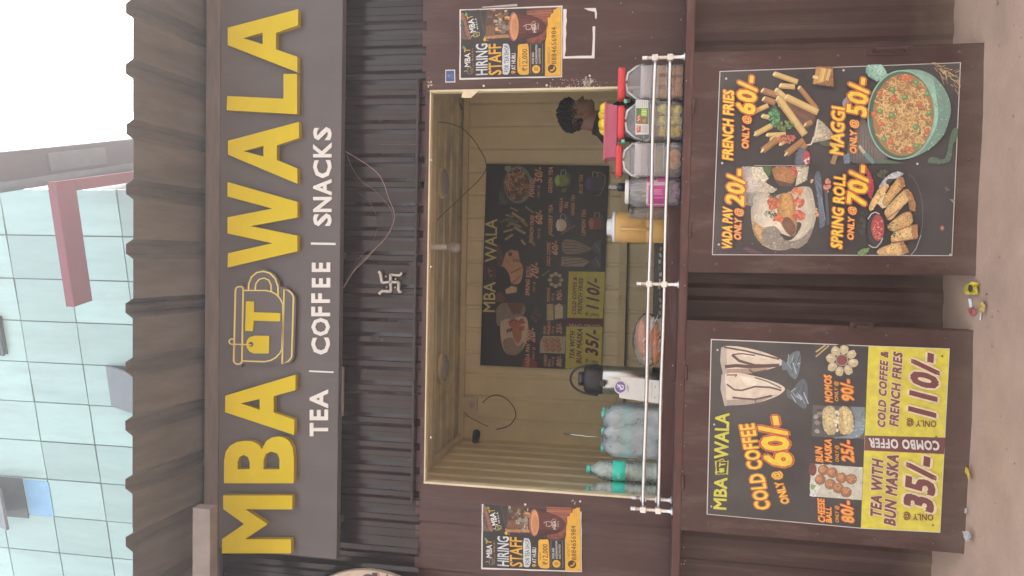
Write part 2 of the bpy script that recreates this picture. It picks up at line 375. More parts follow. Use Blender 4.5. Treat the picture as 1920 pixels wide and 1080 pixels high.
# inside
YB = 1.75
cn = at(859, 821, YB); IX0, IZ1 = cn.x, cn.z; IX1 = 1.20
s = MB(); corr(s, IX0, IX1, -.02, IZ1, YB, .158, .012, .010, -.010, False)
s.build('back_wall', M['cream'], kiosk)
s = MB(); corr(s, 0.05, YB, -.02, IZ1, 0, .158, .012, .010, .010, False)
s.v = [(IX0-v[1], v[0], v[2]) for v in s.v]; s.build('side_wall', M['cream'], kiosk)
s = MB(); corr(s, 0.05, YB, -.02, IZ1, 0, .158, .012, .010, .010, False)
s.v = [(IX1+v[1], v[0], v[2]) for v in s.v]; s.build('side_wall', M['cream'], kiosk)
s = MB(); corr(s, 0.05, YB, IX0, IX1, 0, .158, .03, .016, .007, False)
s.v = [(v[2], v[0], IZ1+v[1]) for v in s.v]; s.build('ceiling', M['ceil'], kiosk)
s = MB(); s.box((IX0, .03, .03), (IX1, YB, .06)); s.build('floor_deck', M['dark'], kiosk)
# outer skin closing the cabin
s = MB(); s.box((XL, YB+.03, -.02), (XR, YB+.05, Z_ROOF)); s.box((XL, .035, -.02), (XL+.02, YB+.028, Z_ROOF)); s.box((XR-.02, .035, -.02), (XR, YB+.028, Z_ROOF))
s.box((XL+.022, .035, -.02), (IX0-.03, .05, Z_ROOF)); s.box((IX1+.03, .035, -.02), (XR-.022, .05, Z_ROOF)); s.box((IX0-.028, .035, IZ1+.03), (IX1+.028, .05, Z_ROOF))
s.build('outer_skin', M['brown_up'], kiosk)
# angle bars inside
def bar(p0, p1, r, mt, nm):
    b = MB(); p0 = Vector(p0); p1 = Vector(p1)
    b.box((min(p0.x, p1.x)-r, min(p0.y, p1.y)-r, min(p0.z, p1.z)-r), (max(p0.x, p1.x)+r, max(p0.y, p1.y)+r, max(p0.z, p1.z)+r))
    return b.build(nm, mt, kiosk, .002)
bar((IX0+.03, YB-.035, IZ1-.03), (IX1-.03, YB-.035, IZ1-.03), .018, M['cream_bar'], 'angle_bar')
bar((IX0+.03, .9, IZ1-.036), (IX1-.03, .9, IZ1-.036), .018, M['cream_bar'], 'angle_bar')
bar((IX0+.03, .1, IZ1-.036), (IX0+.03, YB-.06, IZ1-.036), .016, M['cream_bar'], 'angle_bar')
zb = at(1170, 480, YB).z
s = MB(); s.box((IX0+.02, YB-.035, zb-.020), (IX1-.02, YB-.012, zb+.030)); s.build('angle_bar', M['cream_bar'], kiosk, .002)
s = MB(); s.box((IX0+.02, YB-.040, zb-.030), (IX1-.02, YB-.013, zb-.0215)); s.build('hatch_joint', M['dark'], kiosk)
s = MB(); p = at(1162, 562, YB-.04); s.box((p.x-.012, YB-.052, p.z-.02), (p.x+.012, YB-.036, p.z+.02)); s.tube([(p.x-.03, YB-.06, p.z), (p.x+.03, YB-.06, p.z)], .006)
s.build('latch', M['cream_bar'], kiosk)
# inner counter
ZC = at(1240, 640, .16).z
s = MB(); s.box((IX0+.01, .055, ZC-.03), (IX1-.01, .56, ZC)); s.build('inner_counter', M['cream_bar'], kiosk, .003)
s = MB(); s.box((IX0+.02, .52, .065), (IX1-.02, .54, ZC-.032)); s.build('counter_front', M['cream'], kiosk)

# ledge
s = MB(); s.box((at(1280, 1078, -.22).x-.35, -.22, Z_LEDGE0), (XR, -.014, Z_LEDGE1)); s.build('ledge', M['ledge'], kiosk, .004)
M['rivet'] = mat('rivet_paint', (.13, .09, .08), .4)
# let-down shutter boards with latches and rivets
def board(p_tl, p_tr, p_bl, p_br, latch):
    Y = -.218
    a, b, c, d = at(*p_tl, Y), at(*p_tr, Y), at(*p_br, Y), at(*p_bl, Y)
    a.z = b.z = Z_LEDGE0-.003
    s = MB(); s.prism([[(d.x, -.06), (c.x, -.06), (b.x, b.z), (a.x, a.z)]], Y, Y+.030)
    o = s.build('shutter_board', M['board'], kiosk, .003)
    rv = MB(); rv.smooth = True
    for k in range(5):
        t = (k+.5)/5
        for u in (.035, .965):
            p = a.lerp(d, t).lerp(b.lerp(c, t), u); rv.ball((p.x, Y-.0015, max(p.z, .02)), .0055, .003, .0055, 8, 4)
        p = d.lerp(c, t); rv.ball((p.x, Y-.0015, .05), .0055, .003, .0055, 8, 4)
    stuff(rv.build('rivets', M['rivet'], o))
    l0, l1 = at(*latch[0], Y), at(*latch[1], Y)
    h = MB(); h.tube([(l0.x, Y-.001, l0.z), (l0.x, Y-.028, l0.z), (l1.x, Y-.028, l1.z), (l1.x, Y-.001, l1.z)], .006)
    h.box((l0.x-.018, Y-.006, l1.z-.02), (l0.x+.018, Y-.0005, l0.z+.02)); h.build('latch', M['board'], o)
    return o
board((1282, 992), (1290, 602), (1805, 1037), (1832, 620), ((1603, 612), (1626, 613)))
board((1293, 509), (1305, 100), (1833, 515), (1858, 80), ((1637, 96), (1697, 94)))
# hinges between ledge and boards
for px in (905, 700, 430, 200):
    p = at(1292, px, -.222); h = MB(); h.smooth = True
    h.tube([(p.x-.03, -.2265, Z_LEDGE0-.004), (p.x+.03, -.2265, Z_LEDGE0-.004)], .006); h.build('hinge', M['ledge'], kiosk)

# roof: trapezoid sheets running out over the front
RY0 = -.60
def roofprof(x0, x1, rib0, pitch):
    pr = [(x0, 0)]; k = rib0
    while k < x1:
        for dx, dz in ((-.042, 0), (-.020, .034), (.020, .034), (.042, 0)):
            if x0 < k+dx < x1: pr.append((k+dx, dz))
        k += pitch
    return pr+[(x1, 0)]
ribs = [at(250, y, RY0).x for y in (15, 1017)]
pitch = (ribs[0]-ribs[1])/9
zf, zr = at(250, 540, RY0).z, Z_ROOF+.004
def roof_sheet(x0, x1, lift):
    r0 = ribs[1]
    while r0-pitch > x0: r0 -= pitch
    while r0 < x0-.042: r0 += pitch
    pr = roofprof(x0, x1, r0, pitch); s = MB(); n = len(pr)
    sl = (zr-zf)/(-.13-RY0)
    for y in (RY0, 2.0): s.v += [(p[0], y, zf+p[1]+sl*(y-RY0)+lift) for p in pr]
    for y in (RY0, 2.0): s.v += [(p[0], y, zf+p[1]+sl*(y-RY0)+lift+.0012) for p in pr]
    for i in range(n-1):
        s.face((i, n+i, n+i+1, i+1)); s.face((2*n+i, 2*n+i+1, 3*n+i+1, 3*n+i)); s.face((i, i+1, 2*n+i+1, 2*n+i))
    s.build('roof_sheet', M['roof'], kiosk)
cuts = [XL-.1, at(320, 950, -.4).x, at(320, 560, -.4).x, at(320, 215, -.4).x, XR+.1]
for i in range(4): roof_sheet(cuts[i]-(.03 if i else 0), cuts[i+1], .0022*(i % 2))
# purlin under the sheets and wooden strip over the sign
p0, p1 = at(385, 540, -.15), at(405, 540, -.15)
s = MB(); s.box((at(395, 962, -.15).x-.75, -.160, p1.z-.02), (XR, -.130, p0.z-.004)); s.build('timber_strip', M['strip'], kiosk, .003)
s = MB(); s.box((XL, -.128, Z_ROOF-.06), (XR, -.06, Z_ROOF-.006)); s.build('purlin', M['dark'], kiosk)
a, b = at(361, 952, -.46), at(394, 952, -.46)
s = MB(); s.box((XL-.1, -.46, b.z), (a.x, -.40, a.z)); s.build('steel_tube', M['beam'], kiosk, .003)
# screws in the lintel, chipped paint by the right jamb
ch = MB()
def chip(px, py, r, Y=-.0128):
    p = at(px, py, Y); n = random.randint(4, 7)
    ch.prism([[(p.x+r*random.uniform(.5, 1.3)*math.cos(2*math.pi*k/n), p.z+r*random.uniform(.5, 1.3)*math.sin(2*math.pi*k/n)) for k in range(n)]], Y-.0004, Y)
for _ in range(70): chip(random.gauss(1090, 25), random.uniform(148, 164), random.uniform(.0012, .003))
for _ in range(24): chip(random.gauss(1103, 5), random.gauss(152, 5), random.uniform(.003, .008))
for _ in range(60): chip(random.uniform(1030, 1160), 163+random.gauss(0, .7), random.uniform(.001, .003))
for _ in range(22): chip(random.uniform(800, 1250), random.uniform(5, 160), random.uniform(.001, .0026))
for _ in range(10): chip(random.gauss(806, 3), random.gauss(157, 4), random.uniform(.002, .005))
for _ in range(6): chip(random.gauss(1265, 4), random.gauss(640, 90), random.uniform(.002, .005), -.0125)
for _ in range(26): chip(random.uniform(1276, 1288), random.uniform(20, 1060), random.uniform(.001, .003), -.2205)
for _ in range(5): chip(random.gauss(1078, 3), random.gauss(942, 3), random.uniform(.002, .004))
stuff(ch.build('paint_chips', mat('bare_primer', (.52, .47, .38), .7), kiosk))
sc_ = MB(); sc_.smooth = True
for px, py in ((907, 161), (1025, 160), (1106, 142), (905, 947), (985, 946), (1088, 940), (808, 820), (808, 500), (809, 300)):
    p = at(px, py, -.013); sc_.ball((p.x, -.0135, p.z), .006, .0035, .006, 8, 4)
sc_.build('screw', M['fitting'], kiosk)

# ------------------------------------------------------------------ unseen blocks across the street, added to shape reflections and bounce light
fs = MB()
for x0_, x1_, h_, y_ in ((-30, -9.5, 10.6, -15.0), (-9.2, -1.2, 11.4, -15.6), (-1.1, 4.5, 10.8, -15.0), (6.6, 7.1, 7.6, -16.0), (8.0, 26, 11, -15.2)): fs.box((x0_, y_-6, -.05), (x1_, y_, h_))
structure(fs.build('unseen_street_blocks', mat('unseen_street_wall', (.50, .46, .41), .8, var=.2, vscale=.6)))

# ------------------------------------------------------------------ building far behind
TH = R(-11.3); E1 = Vector((math.cos(TH), math.sin(TH), 0)); N1 = Vector((-E1.y, E1.x, 0)); LB = 7.9
SB = LB/9.0
def fac(s, z, out=0.0):            # metres along the facade and height -> world
    return Vector((EYE.x, EYE.y, 0)) + E1*s + N1*(LB-out) + Vector((0, 0, z))
bld = thing('glass_building', 'pale aqua glass curtain wall building rising behind the kiosk roof', 'building', tuple(fac(-3, 0)))
def fslab(mb, s0, s1, z0, z1, o0, o1):
    P = [fac(s, z, o) for o in (o1, o0) for z in (z0, z1) for s in (s0, s1)]
    mb.add(P, [(0, 1, 3, 2), (5, 4, 6, 7), (1, 5, 7, 3), (4, 0, 2, 6), (2, 3, 7, 6), (4, 5, 1, 0)])
edges = [-.97*SB] + [(-1.60-.607*k)*SB for k in range(12)]
dz = .883*SB; z_ref = EYE.z+(10.09-1.46)*SB
rows = [z_ref+dz*k for k in range(-9, 3)]
core = MB(); fslab(core, edges[-1], edges[0]-.01, 0, rows[-1], -3.5, -.03); core.build('core', M['joint'], bld)
rnd = random.Random(3)
vent = {(3, 7): 'sill', (9, 7): 0}
for c in range(len(edges)-1):
    for r in range(len(rows)-1):
        s0, s1, z0, z1 = edges[c+1]+.008, edges[c]-.008, rows[r]+.008, rows[r+1]-.008
        if rows[r+1] < 5.2: 
            if c % 12: continue
            s0 = edges[-1]+.008; pn = MB(); fslab(pn, s0, s1, z0, z1, -.02, 0); pn.build('glass_pane', M['facade'], bld); continue
        pn = MB(); tl = rnd.uniform(-.006, .006); t2 = rnd.uniform(-.004, .004)
        P = [fac(s0, z0, tl), fac(s1, z0, -tl), fac(s1, z1, -tl+t2), fac(s0, z1, tl+t2)]
        Q = [p+N1*.018 for p in P]; pn.add(P+Q, [(0, 1, 2, 3), (0, 4, 5, 1), (1, 5, 6, 2), (2, 6, 7, 3), (3, 7, 4, 0)])
        pn.build('glass_pane', M['facade'], bld)
def on_fac(px, py, out=0.0):
    d = ray(px, py); t = (LB-out)/d.dot(N1); P = EYE+d*t; return (P-Vector((EYE.x, EYE.y, 0))).dot(E1), P.z
# top-hung sashes standing open
def sash(pl, pr, ptop, pbot, tilt, mt, dark=True):
    s0, s1 = on_fac(*pl)[0], on_fac(*pr)[0]; z1, z0 = on_fac(*ptop)[1], on_fac(*pbot)[1]
    f = MB(); fslab(f, s0, s1, z0, z1, .002, .012); o = f.build('window_opening', M['glassdk'], bld)
    h = z1-z0; P = [fac(s0, z1, .03), fac(s1, z1, .03), fac(s1, z1-h*math.cos(tilt), .03+h*math.sin(tilt)), fac(s0, z1-h*math.cos(tilt), .03+h*math.sin(tilt))]
    off = (P[1]-P[0]).cross(P[3]-P[0]).normalized()*.035
    q = MB(); q.add(P+[p+off for p in P], [(0, 1, 2, 3), (7, 6, 5, 4), (0, 4, 5, 1), (1, 5, 6, 2), (2, 6, 7, 3), (3, 7, 4, 0)]); q.build('sash', mt, o)
sash((225, 760), (225, 686), (206, 720), (290, 720), R(24), M['sash'])
sash((20, 968), (20, 895), (-55, 930), (48, 930), R(20), M['sash'])
sash((0, 663), (0, 592), (-85, 630), (10, 630), R(4), M['glassdk'])
s0, s1 = on_fac(80, 966)[0], on_fac(80, 902)[0]; z1, z0 = on_fac(52, 930)[1], on_fac(96, 930)[1]
q = MB(); fslab(q, s0, s1, z0, z1, .002, .014); q.build('blue_pane', M['bluegl'], bld)
# red steel awning frame fixed to the facade
LR = 7.0
def onL(px, py, L):
    d = ray(px, py); t = L/d.dot(N1); P = EYE+d*t; return (P-Vector((EYE.x, EYE.y, 0))).dot(E1), P.z
fr = thing('red_frame', 'pinkish red steel L-shaped frame jutting from the pale glass building', 'steel frame', tuple(fac(-1, onL(88, 340, LR)[1], LB-LR)))
a, za = onL(88, 341, LR); b_, zb_ = onL(118, 575, LR); _, zlow = onL(104, 341, LR)
q = MB(); fslab(q, b_, a, zlow, za, LB-LR-.28, LB-LR); q.build('front_beam', M['redbeam'], fr, .004)
q = MB(); fslab(q, a-.12, a, zlow, za-.002, LB-LR-2.1, LB-LR-.282); q.build('side_beam', M['redbeam'], fr, .004)
# long eave running back along the side of the building
ev = thing('roof_eave', 'long grey overhanging eave with a square hatch, against the white sky', 'eave', tuple(fac(-.7, 7.5)))
DV = Vector((math.sin(R(12.5)), math.cos(R(12.5)), 0)); LV = Vector((-DV.y, DV.x, 0)); H0 = 6.4
def evp(lat, along, h): return EYE + LV*lat + DV*along + Vector((0, 0, h))
def evbox(mb, l0, l1, a0, a1, h0, h1):
    P = [evp(l, a, h) for h in (h0, h1) for a in (a0, a1) for l in (l0, l1)]
    mb.add(P, [(0, 1, 3, 2), (5, 4, 6, 7), (1, 0, 4, 5), (2, 3, 7, 6), (0, 2, 6, 4), (3, 1, 5, 7)])
k1, k2 = 12.58, 7.2
q = MB(); evbox(q, H0/k1, H0/k2-.09, 5.0, 16, H0, H0+.25); q.build('soffit', M['eave'], ev)
q = MB(); evbox(q, H0/k2-.088, H0/k2-.03, 5.0, 16, H0-.03, H0+.2); q.build('trim', M['eave2'], ev)
q = MB(); evbox(q, H0/k2-.028, H0/k2+.02, 5.0, 16, H0+.02, H0+.2); q.build('trim', M['eave2'], ev)
q = MB(); evbox(q, H0/k1+.06, H0/k2-.13, 7.35, 8.25, H0-.03, H0-.002); q.build('hatch', M['sash'], ev, .006)
# overhead cables seen in the gap beside the building
for k, (pa, pb) in enumerate((((196, 338), (250, 328)), ((205, 346), (250, 343)), ((215, 355), (250, 352)))):
    d0, d1 = ray(*pa), ray(*pb); A = EYE+d0*(14/d0.y); B = EYE+d1*(14/d1.y); v = (B-A)
    q = MB(); q.tube([A-v*2, A, B, B+v*3], .008, 5)
    tag(q.build('overhead_cable', M['wire']), 'thin black overhead cable crossing the white gap beside the glass building', 'cable', 'overhead cables beside the building')
# ------------------------------------------------------------------ lettering
_tc = {}
def glyphs(s, offset=0.0, space=1.0):
    key = (s, round(offset, 4), space)
    if key in _tc: return _tc[key]
    cu = bpy.data.curves.new('t', 'FONT'); cu.body = s; cu.offset = offset; cu.resolution_u = 2; cu.space_character = space; cu.fill_mode = 'FRONT'
    o = bpy.data.objects.new('t', cu); COL.objects.link(o)
    dg = bpy.context.evaluated_depsgraph_get(); ev_ = o.evaluated_get(dg); me = ev_.to_mesh()
    vs = [(v.co.x, v.co.y) for v in me.vertices]; fs = [tuple(p.vertices) for p in me.polygons]
    ev_.to_mesh_clear(); bpy.data.objects.remove(o); bpy.data.curves.remove(cu)
    _tc[key] = (vs, fs); return vs, fs
CAPH = max(v[1] for v in glyphs('H')[0])

class Crop:                     # coordinates read off an enlarged part of the photograph
    def __init__(s, ox, oy, k): s.o = (ox, oy, k)
    def __call__(s, x, y): return (s.o[0]+x/s.o[2], s.o[1]+y/s.o[2])
def inside(p, pts):
    x, y = p; ins = False
    for (ax, ay), (bx, by) in zip(pts, pts[1:]+pts[:1]):
        if (ay > y) != (by > y) and x < (bx-ax)*(y-ay)/(by-ay)+ax: ins = not ins
    return ins
class Canvas:
    """flat print on a sheet: coloured shapes a hair apart, in the sheet's own plane"""
    def __init__(s, mp, Y): s.mp = mp; s.Y = Y; s.n = 0; s.mb = MB(); s.gr = 0; s.gain = 1.0; s.lock = None
    def P(s, p): return s.mp(*p)
    def layer(s):
        if s.lock is not None:                  # many small marks share a few levels
            s.lock[1] += 1; return s.Y - .00035 - (s.lock[0]+s.lock[1] % 24)*.000006
        s.n += 1; return s.Y - .00035 - s.n*.000006
    def begin(s): s.lock = [s.n+1, 0]
    def end(s): s.n = s.lock[0]+min(s.lock[1], 24); s.lock = None
    def poly(s, pts, col, hard=False):
        if len(pts) >= 6 and not hard:                       # round the corners of traced outlines
            for _ in range(2): pts = [(a[0]*w_+b[0]*(1-w_), a[1]*w_+b[1]*(1-w_)) for a, b in zip(pts, pts[1:]+pts[:1]) for w_ in (.78, .22)]
        if s.gr and len(pts) >= 8: s.flat(pts, tuple(c*.86 for c in col))
        else: s.flat(pts, col)
        if s.gr and len(pts) >= 8:              # rounded shading that belongs to the printed photograph
            cx_, cy_ = sum(p[0] for p in pts)/len(pts), sum(p[1] for p in pts)/len(pts)
            for sc_, f in ((.90, .93), (.78, .99), (.62, 1.05), (.44, 1.10), (.26, 1.15)):
                q = [(cx_+(x-cx_)*sc_-(1-sc_)*.25*s.gr*4, cy_+(y-cy_)*sc_) for x, y in pts]
                if all(inside(pp, pts) for pp in q): s.flat(q, tuple(min(c*f, 250) for c in col))
        if s.gr and len(pts) >= 4:              # mottled like a printed photograph
            xs_ = [p[0] for p in pts]; ys_ = [p[1] for p in pts]; k = s.gr
            n = int(min(260, (max(xs_)-min(xs_))*(max(ys_)-min(ys_))/k**2*.16)); c0 = col
            s.begin()
            for _ in range(n):
                x, y = random.uniform(min(xs_), max(xs_)), random.uniform(min(ys_), max(ys_)); ins = inside((x, y), pts)
                if ins:
                    f = random.choice((.80, .86, .92, 1.06, 1.12, 1.16)); r = random.uniform(.7, 2.0)*k
                    s.ell((x, y), r, r*random.uniform(.4, .9), tuple(max(0, min(255, c*f)) for c in c0), 6, random.uniform(0, 3), .3)
            s.end()
    def flat(s, pts, col):
        y = s.layer(); q = [s.P(p) for p in pts]; s.mb.col = lin(tuple(min(c*s.gain, 250) for c in col))
        tr = tessellate_polygon([[Vector((x, z, 0)) for x, z in q]])
        s.mb.add([(x, y, z) for x, z in q], [s.ccw(q, t) for t in tr])
    def ccw(s, q, t):
        a, b, c = (q[i] for i in t)
        return tuple(t) if (b[0]-a[0])*(c[1]-a[1])-(b[1]-a[1])*(c[0]-a[0]) > 0 else tuple(reversed(t))
    def ell(s, c, rx, ry, col, n=22, rot=0, jit=0):
        s.flat([(c[0]+(1+random.uniform(-jit, jit))*(rx*math.cos(a)*math.cos(rot)-ry*math.sin(a)*math.sin(rot)),
                 c[1]+(1+random.uniform(-jit, jit))*(rx*math.cos(a)*math.sin(rot)+ry*math.sin(a)*math.cos(rot))) for a in [2*math.pi*k/n for k in range(n)]], col)
    def line(s, pts, w, col, closed=False, w2=None):
        y = s.layer(); s.mb.col = lin(tuple(min(c*s.gain, 250) for c in col)); n = len(pts); L = []; Rr = []
        for i, p in enumerate(pts):
            a = pts[(i-1) % n] if closed or i else p; b = pts[(i+1) % n] if closed or i < n-1 else p
            dx, dy = b[0]-a[0], b[1]-a[1]; d = math.hypot(dx, dy) or 1
            ww = w if w2 is None else w+(w2-w)*i/max(n-1, 1)
            L.append(s.P((p[0]-dy/d*ww/2, p[1]+dx/d*ww/2))); Rr.append(s.P((p[0]+dy/d*ww/2, p[1]-dx/d*ww/2)))
        m_ = n if closed else n-1; q = L+Rr
        for i in range(m_):
            j = (i+1) % n; f = (i, j, n+j, n+i)
            pa = [q[k] for k in f]
            ar = sum(pa[k][0]*pa[(k+1) % 4][1]-pa[(k+1) % 4][0]*pa[k][1] for k in range(4))
            base = len(s.mb.v); s.mb.v += [(x, y, z) for x, z in pa]
            s.mb.face(tuple(base+k for k in ((0, 1, 2, 3) if ar > 0 else (3, 2, 1, 0))))
    def text(s, st, b0, b1, cap, col, off=.012, shear=0.0, space=1.0, outs=(), minus=False):
        """baseline from b0 to b1 (crop coordinates), cap height in crop units; outs: (extra offset, colour) from the outermost in"""
        A = Vector(s.P(b0)); B = Vector(s.P(b1)); d = B-A; L = d.length; d /= L
        up = Vector((-d.y, d.x))
        q = (b1[0]-b0[0], b1[1]-b0[1]); ql = math.hypot(*q)
        hp = s.P((b0[0]+q[1]/ql*cap, b0[1]-q[0]/ql*cap)); h = (Vector(hp)-A).length
        base = glyphs(st, 0.0, space)[0]; x0 = min(v[0] for v in base); x1 = max(v[0] for v in base)
        kx = L/(x1-x0); ky = h/CAPH
        for o_, c_ in list(outs)+[(0, col)]:
            # weight and outline by shifted copies: wide curve offsets tear the letter shapes
            rad = max(off, 0)*1.1+o_; nc = 1 if rad <= .003 else (4 if not o_ else 8)
            for q_ in range(nc):
              sx_, sy_ = (0, 0) if nc == 1 else (rad*math.cos(2*math.pi*(q_+.5)/nc), rad*math.sin(2*math.pi*(q_+.5)/nc))
              vs, fs = glyphs(st, 0.0, space); y = s.layer(); s.mb.col = lin(c_)
              pts = []
              for vx, vy in vs:
                vx += sx_; vy += sy_; p = A+d*((vx-x0)*kx+shear*vy*ky)+up*(vy*ky); pts.append((p.x, y, p.y))
              s.mb.add(pts, fs)
    def flush(s, name, parent, mt):
        Canvas.top = max(getattr(Canvas, 'top', 0), s.n)
        if s.mb.f:
            o = s.mb.build(name, mt, parent)
            if name == 'lettering': stuff(o)
        s.mb = MB()
def quad_sheet(name, mt, parent, corners, Y, th=.003, flip=False):
    q = MB(); q.prism([[(p[0], p[1]) for p in corners]], Y, Y+th); return q.build(name, mt, parent)
def pix(Y, K): return lambda x, y: (lambda p: (p.x, p.z))(at(*K(x, y), Y))

# ------------------------------------------------------------------ main sign
YS = -.150                        # face of the panel
sg = thing('shop_sign', 'long grey shop sign with big raised yellow letters and a cup emblem above the window', 'sign', tuple(at(520, 520, YS)))
a, b, c = at(405, 1050, YS), at(629, 1048.5, YS), at(645, 0, YS)
x0, x1, z1, z0 = b.x, XR-.03, at(405.5, 540, YS).z, (b.z+c.z)/2
q = MB(); q.box((x0, YS, z0), (x1, YS+.045, z1)); q.build('panel', M['sign'], sg, .003)
for xx in (x0+.15, .0, x1-.2):
    q = MB(); q.box((xx-.015, YS+.046, z0+.02), (xx+.015, -.022, z0+.05)); q.build('bracket', M['dark'], sg)
K3, K4, K5 = Crop(380, 0, 2), Crop(380, 540, 2), Crop(400, 480, 4.5)
YF = YS-.034
def letter(K, loops, nm='letter', y0=YF, y1=YS-.004, front='yellow', edge='yedge', par=None):
    mp = pix(y0, K); LL = [[mp(*p) for p in l] for l in loops]; q = MB()
    n0 = len(q.f); q.prism(LL, y0, y1); nt_ = len(tessellate_polygon([[Vector((p[0], p[1], 0)) for p in l] for l in LL]))
    q.m = [0 if i < nt_ else 1 for i in range(len(q.f))]
    o = q.build(nm, [M[front], M[edge]], par or sg)
    # tessellation winding: make the front face the street
    bm = bmesh.new(); bm.from_mesh(o.data); bmesh.ops.recalc_face_normals(bm, faces=bm.faces); bm.to_mesh(o.data); bm.free()
    return o
letter(K4, [[(72,995),(331,995),(331,942),(160,942),(243,886),(160,830),(336,830),(336,778),(77,778),(77,829),(155,885),(73,942)]])
letter(K4, [[(80,732),(341,732),(342,640),(338,600),(325,575),(308,562),(285,557),(258,561),(238,575),(222,604),(208,586),(188,576),(158,573),(128,577),(102,592),(86,615),(80,650)],
            [(131,680),(176,680),(176,652),(170,634),(154,626),(138,633),(131,652)], [(228,680),(288,680),(288,640),(280,621),(258,613),(236,622),(228,645)]])
letter(K4, [[(84,466),(343,551),(344,494),(266,467),(266,406),(348,383),(348,325),(85,404)], [(142,433),(214,457),(214,416)]])
letter(K3, [[(93,1003),(355,942),(355,884),(180,848),(355,815),(355,757),(93,683),(93,737),(262,782),(93,815),(93,875),(262,912),(95,950)]])
letter(K3, [[(95,580),(355,689),(355,632),(278,600),(278,545),(361,517),(361,457),(95,528)], [(153,567),(228,587),(228,546)]])
letter(K3, [[(90,413),(354,428),(354,277),(303,277),(303,370),(92,360)]])
letter(K3, [[(94,169),(355,271),(355,213),(275,185),(275,123),(358,95),(358,34),(94,104)], [(152,143),(225,166),(225,122)]])
# cup emblem: grey cut-out with thin raised yellow lines
plate = [(165,262),(185,240),(250,240),(275,268),(282,225),(312,152),(385,108),(450,112),(520,150),(560,215),(566,262),(610,262),(668,300),(700,345),(682,860),(650,905),(580,935),(560,900),(440,910),(250,912),(235,935),(170,930),(148,900),(150,760),(118,725),(150,690),(160,690)]
lg = letter(K5, [plate], 'emblem_plate', YS-.022, YS-.004, 'sign', 'dark')
def rib_stroke(K, pts, w, closed, nm, y0, y1, mt, par, flatten=False):
    """a raised line of constant width"""
    mp = pix(y0, K); n = len(pts); L = []; Q = []
    for i, p in enumerate(pts):
        a = pts[(i-1) % n] if closed or i else p; b = pts[(i+1) % n] if closed or i < n-1 else p
        dx, dy = b[0]-a[0], b[1]-a[1]; d = math.hypot(dx, dy) or 1
        L.append(mp(p[0]-dy/d*w/2, p[1]+dx/d*w/2)); Q.append(mp(p[0]+dy/d*w/2, p[1]-dx/d*w/2))
    s = MB(); s.v = [(x, y0, z) for x, z in L+Q]+[(x, y1, z) for x, z in L+Q]
    for i in range(n if closed else n-1):
        j = (i+1) % n; s.face((i, j, n+j, n+i)); s.face((2*n+i, 3*n+i, 3*n+j, 2*n+j)); s.face((i, 2*n+i, 2*n+j, j)); s.face((n+i, n+j, 3*n+j, 3*n+i))
    if not closed: s.face((0, n, 3*n, 2*n)); s.face((n-1, 3*n-1, 4*n-1, 2*n-1))
    o = s.build(nm, mt, par)
    bm = bmesh.new(); bm.from_mesh(o.data); bmesh.ops.recalc_face_normals(bm, faces=bm.faces); bm.to_mesh(o.data); bm.free()
    return o
M['ylight'] = mat('pale_yellow_line', (.70, .58, .20), .42, var=.05)
ya, yb = YS-.028, YS-.0225
rib_stroke(K5, [(185,285),(192,268),(208,260),(225,258),(242,263),(250,280),(240,890),(228,908),(208,914),(186,908),(170,890)], 11, True, 'rim_line', ya, yb, M['ylight'], lg)
rib_stroke(K5, [(252,291),(440,291),(490,302),(530,325),(562,360),(584,405),(585,600),(577,785),(560,820),(525,858),(480,882),(430,892),(245,886)], 10, False, 'cup_line', ya, yb, M['ylight'], lg)
rib_stroke(K5, [(596,278),(632,292),(662,318),(675,350),(660,850),(635,885),(580,912)], 11, True, 'saucer_line', ya, yb, M['ylight'], lg)
rib_stroke(K5, [(295,285),(298,235),(322,175),(365,140),(420,129),(475,145),(520,190),(543,255),(545,335)], 11, False, 'handle_line', ya, yb, M['ylight'], lg)
rib_stroke(K5, [(352,285),(358,232),(385,197),(425,186),(465,203),(485,245),(487,298)], 10, False, 'handle_line', ya, yb, M['ylight'], lg)
rib_stroke(K5, [(168,703),(150,700),(134,708),(130,724),(138,740),(152,745),(232,746),(318,750)], 9, False, 'string_line', ya, yb, M['ylight'], lg)
letter(K5, [[(275,383),(342,385),(342,475),(566,482),(564,552),(340,545),(332,635),(268,633)]], 'emblem_letter', YS-.030, YS-.0225, par=lg)
hole = [(318+21*math.cos(2*math.pi*k/14), 745+21*math.sin(2*math.pi*k/14)) for k in range(14)]
letter(K5, [[(470,675),(468,823),(340,822),(305,806),(283,775),(276,745),(284,712),(305,685),(345,673)], hole], 'tea_tag', YS-.030, YS-.0225, par=lg)
# white tagline, one raised letter at a time
def tag_letter(ch, K, ybot, ytop, base, top, off=.030):
    mp = pix(YS-.006, K); b0, b1 = Vector(mp(base, ybot)), Vector(mp(base, ytop)); up = Vector(mp(top, ybot))-b0
    vs, fs = glyphs(ch, off); xs_ = [v[0] for v in vs]; ys_ = [v[1] for v in vs]
    x0_, x1_, y0_, y1_ = min(xs_), max(xs_), min(ys_), max(ys_); pts = []
    for vx, vy in vs:
        p = b0+(b1-b0)*((vx-x0_)/(x1_-x0_))+up*((vy-y0_)/(y1_-y0_)); pts.append((p.x, YS-.006, p.y))
    s = MB(); n = len(pts); cnt = {}
    for f in fs:
        for i in range(len(f)):
            e = (f[i], f[(i+1) % len(f)]); cnt[e] = 1
    s.v = pts+[(p[0], YS-.0005, p[2]) for p in pts]
    for f in fs: s.face(f)
    for (i, j) in cnt:
        if (j, i) not in cnt: s.face((j, i, i+n, j+n))
    s.build('tagline_letter', M['white'], sg)
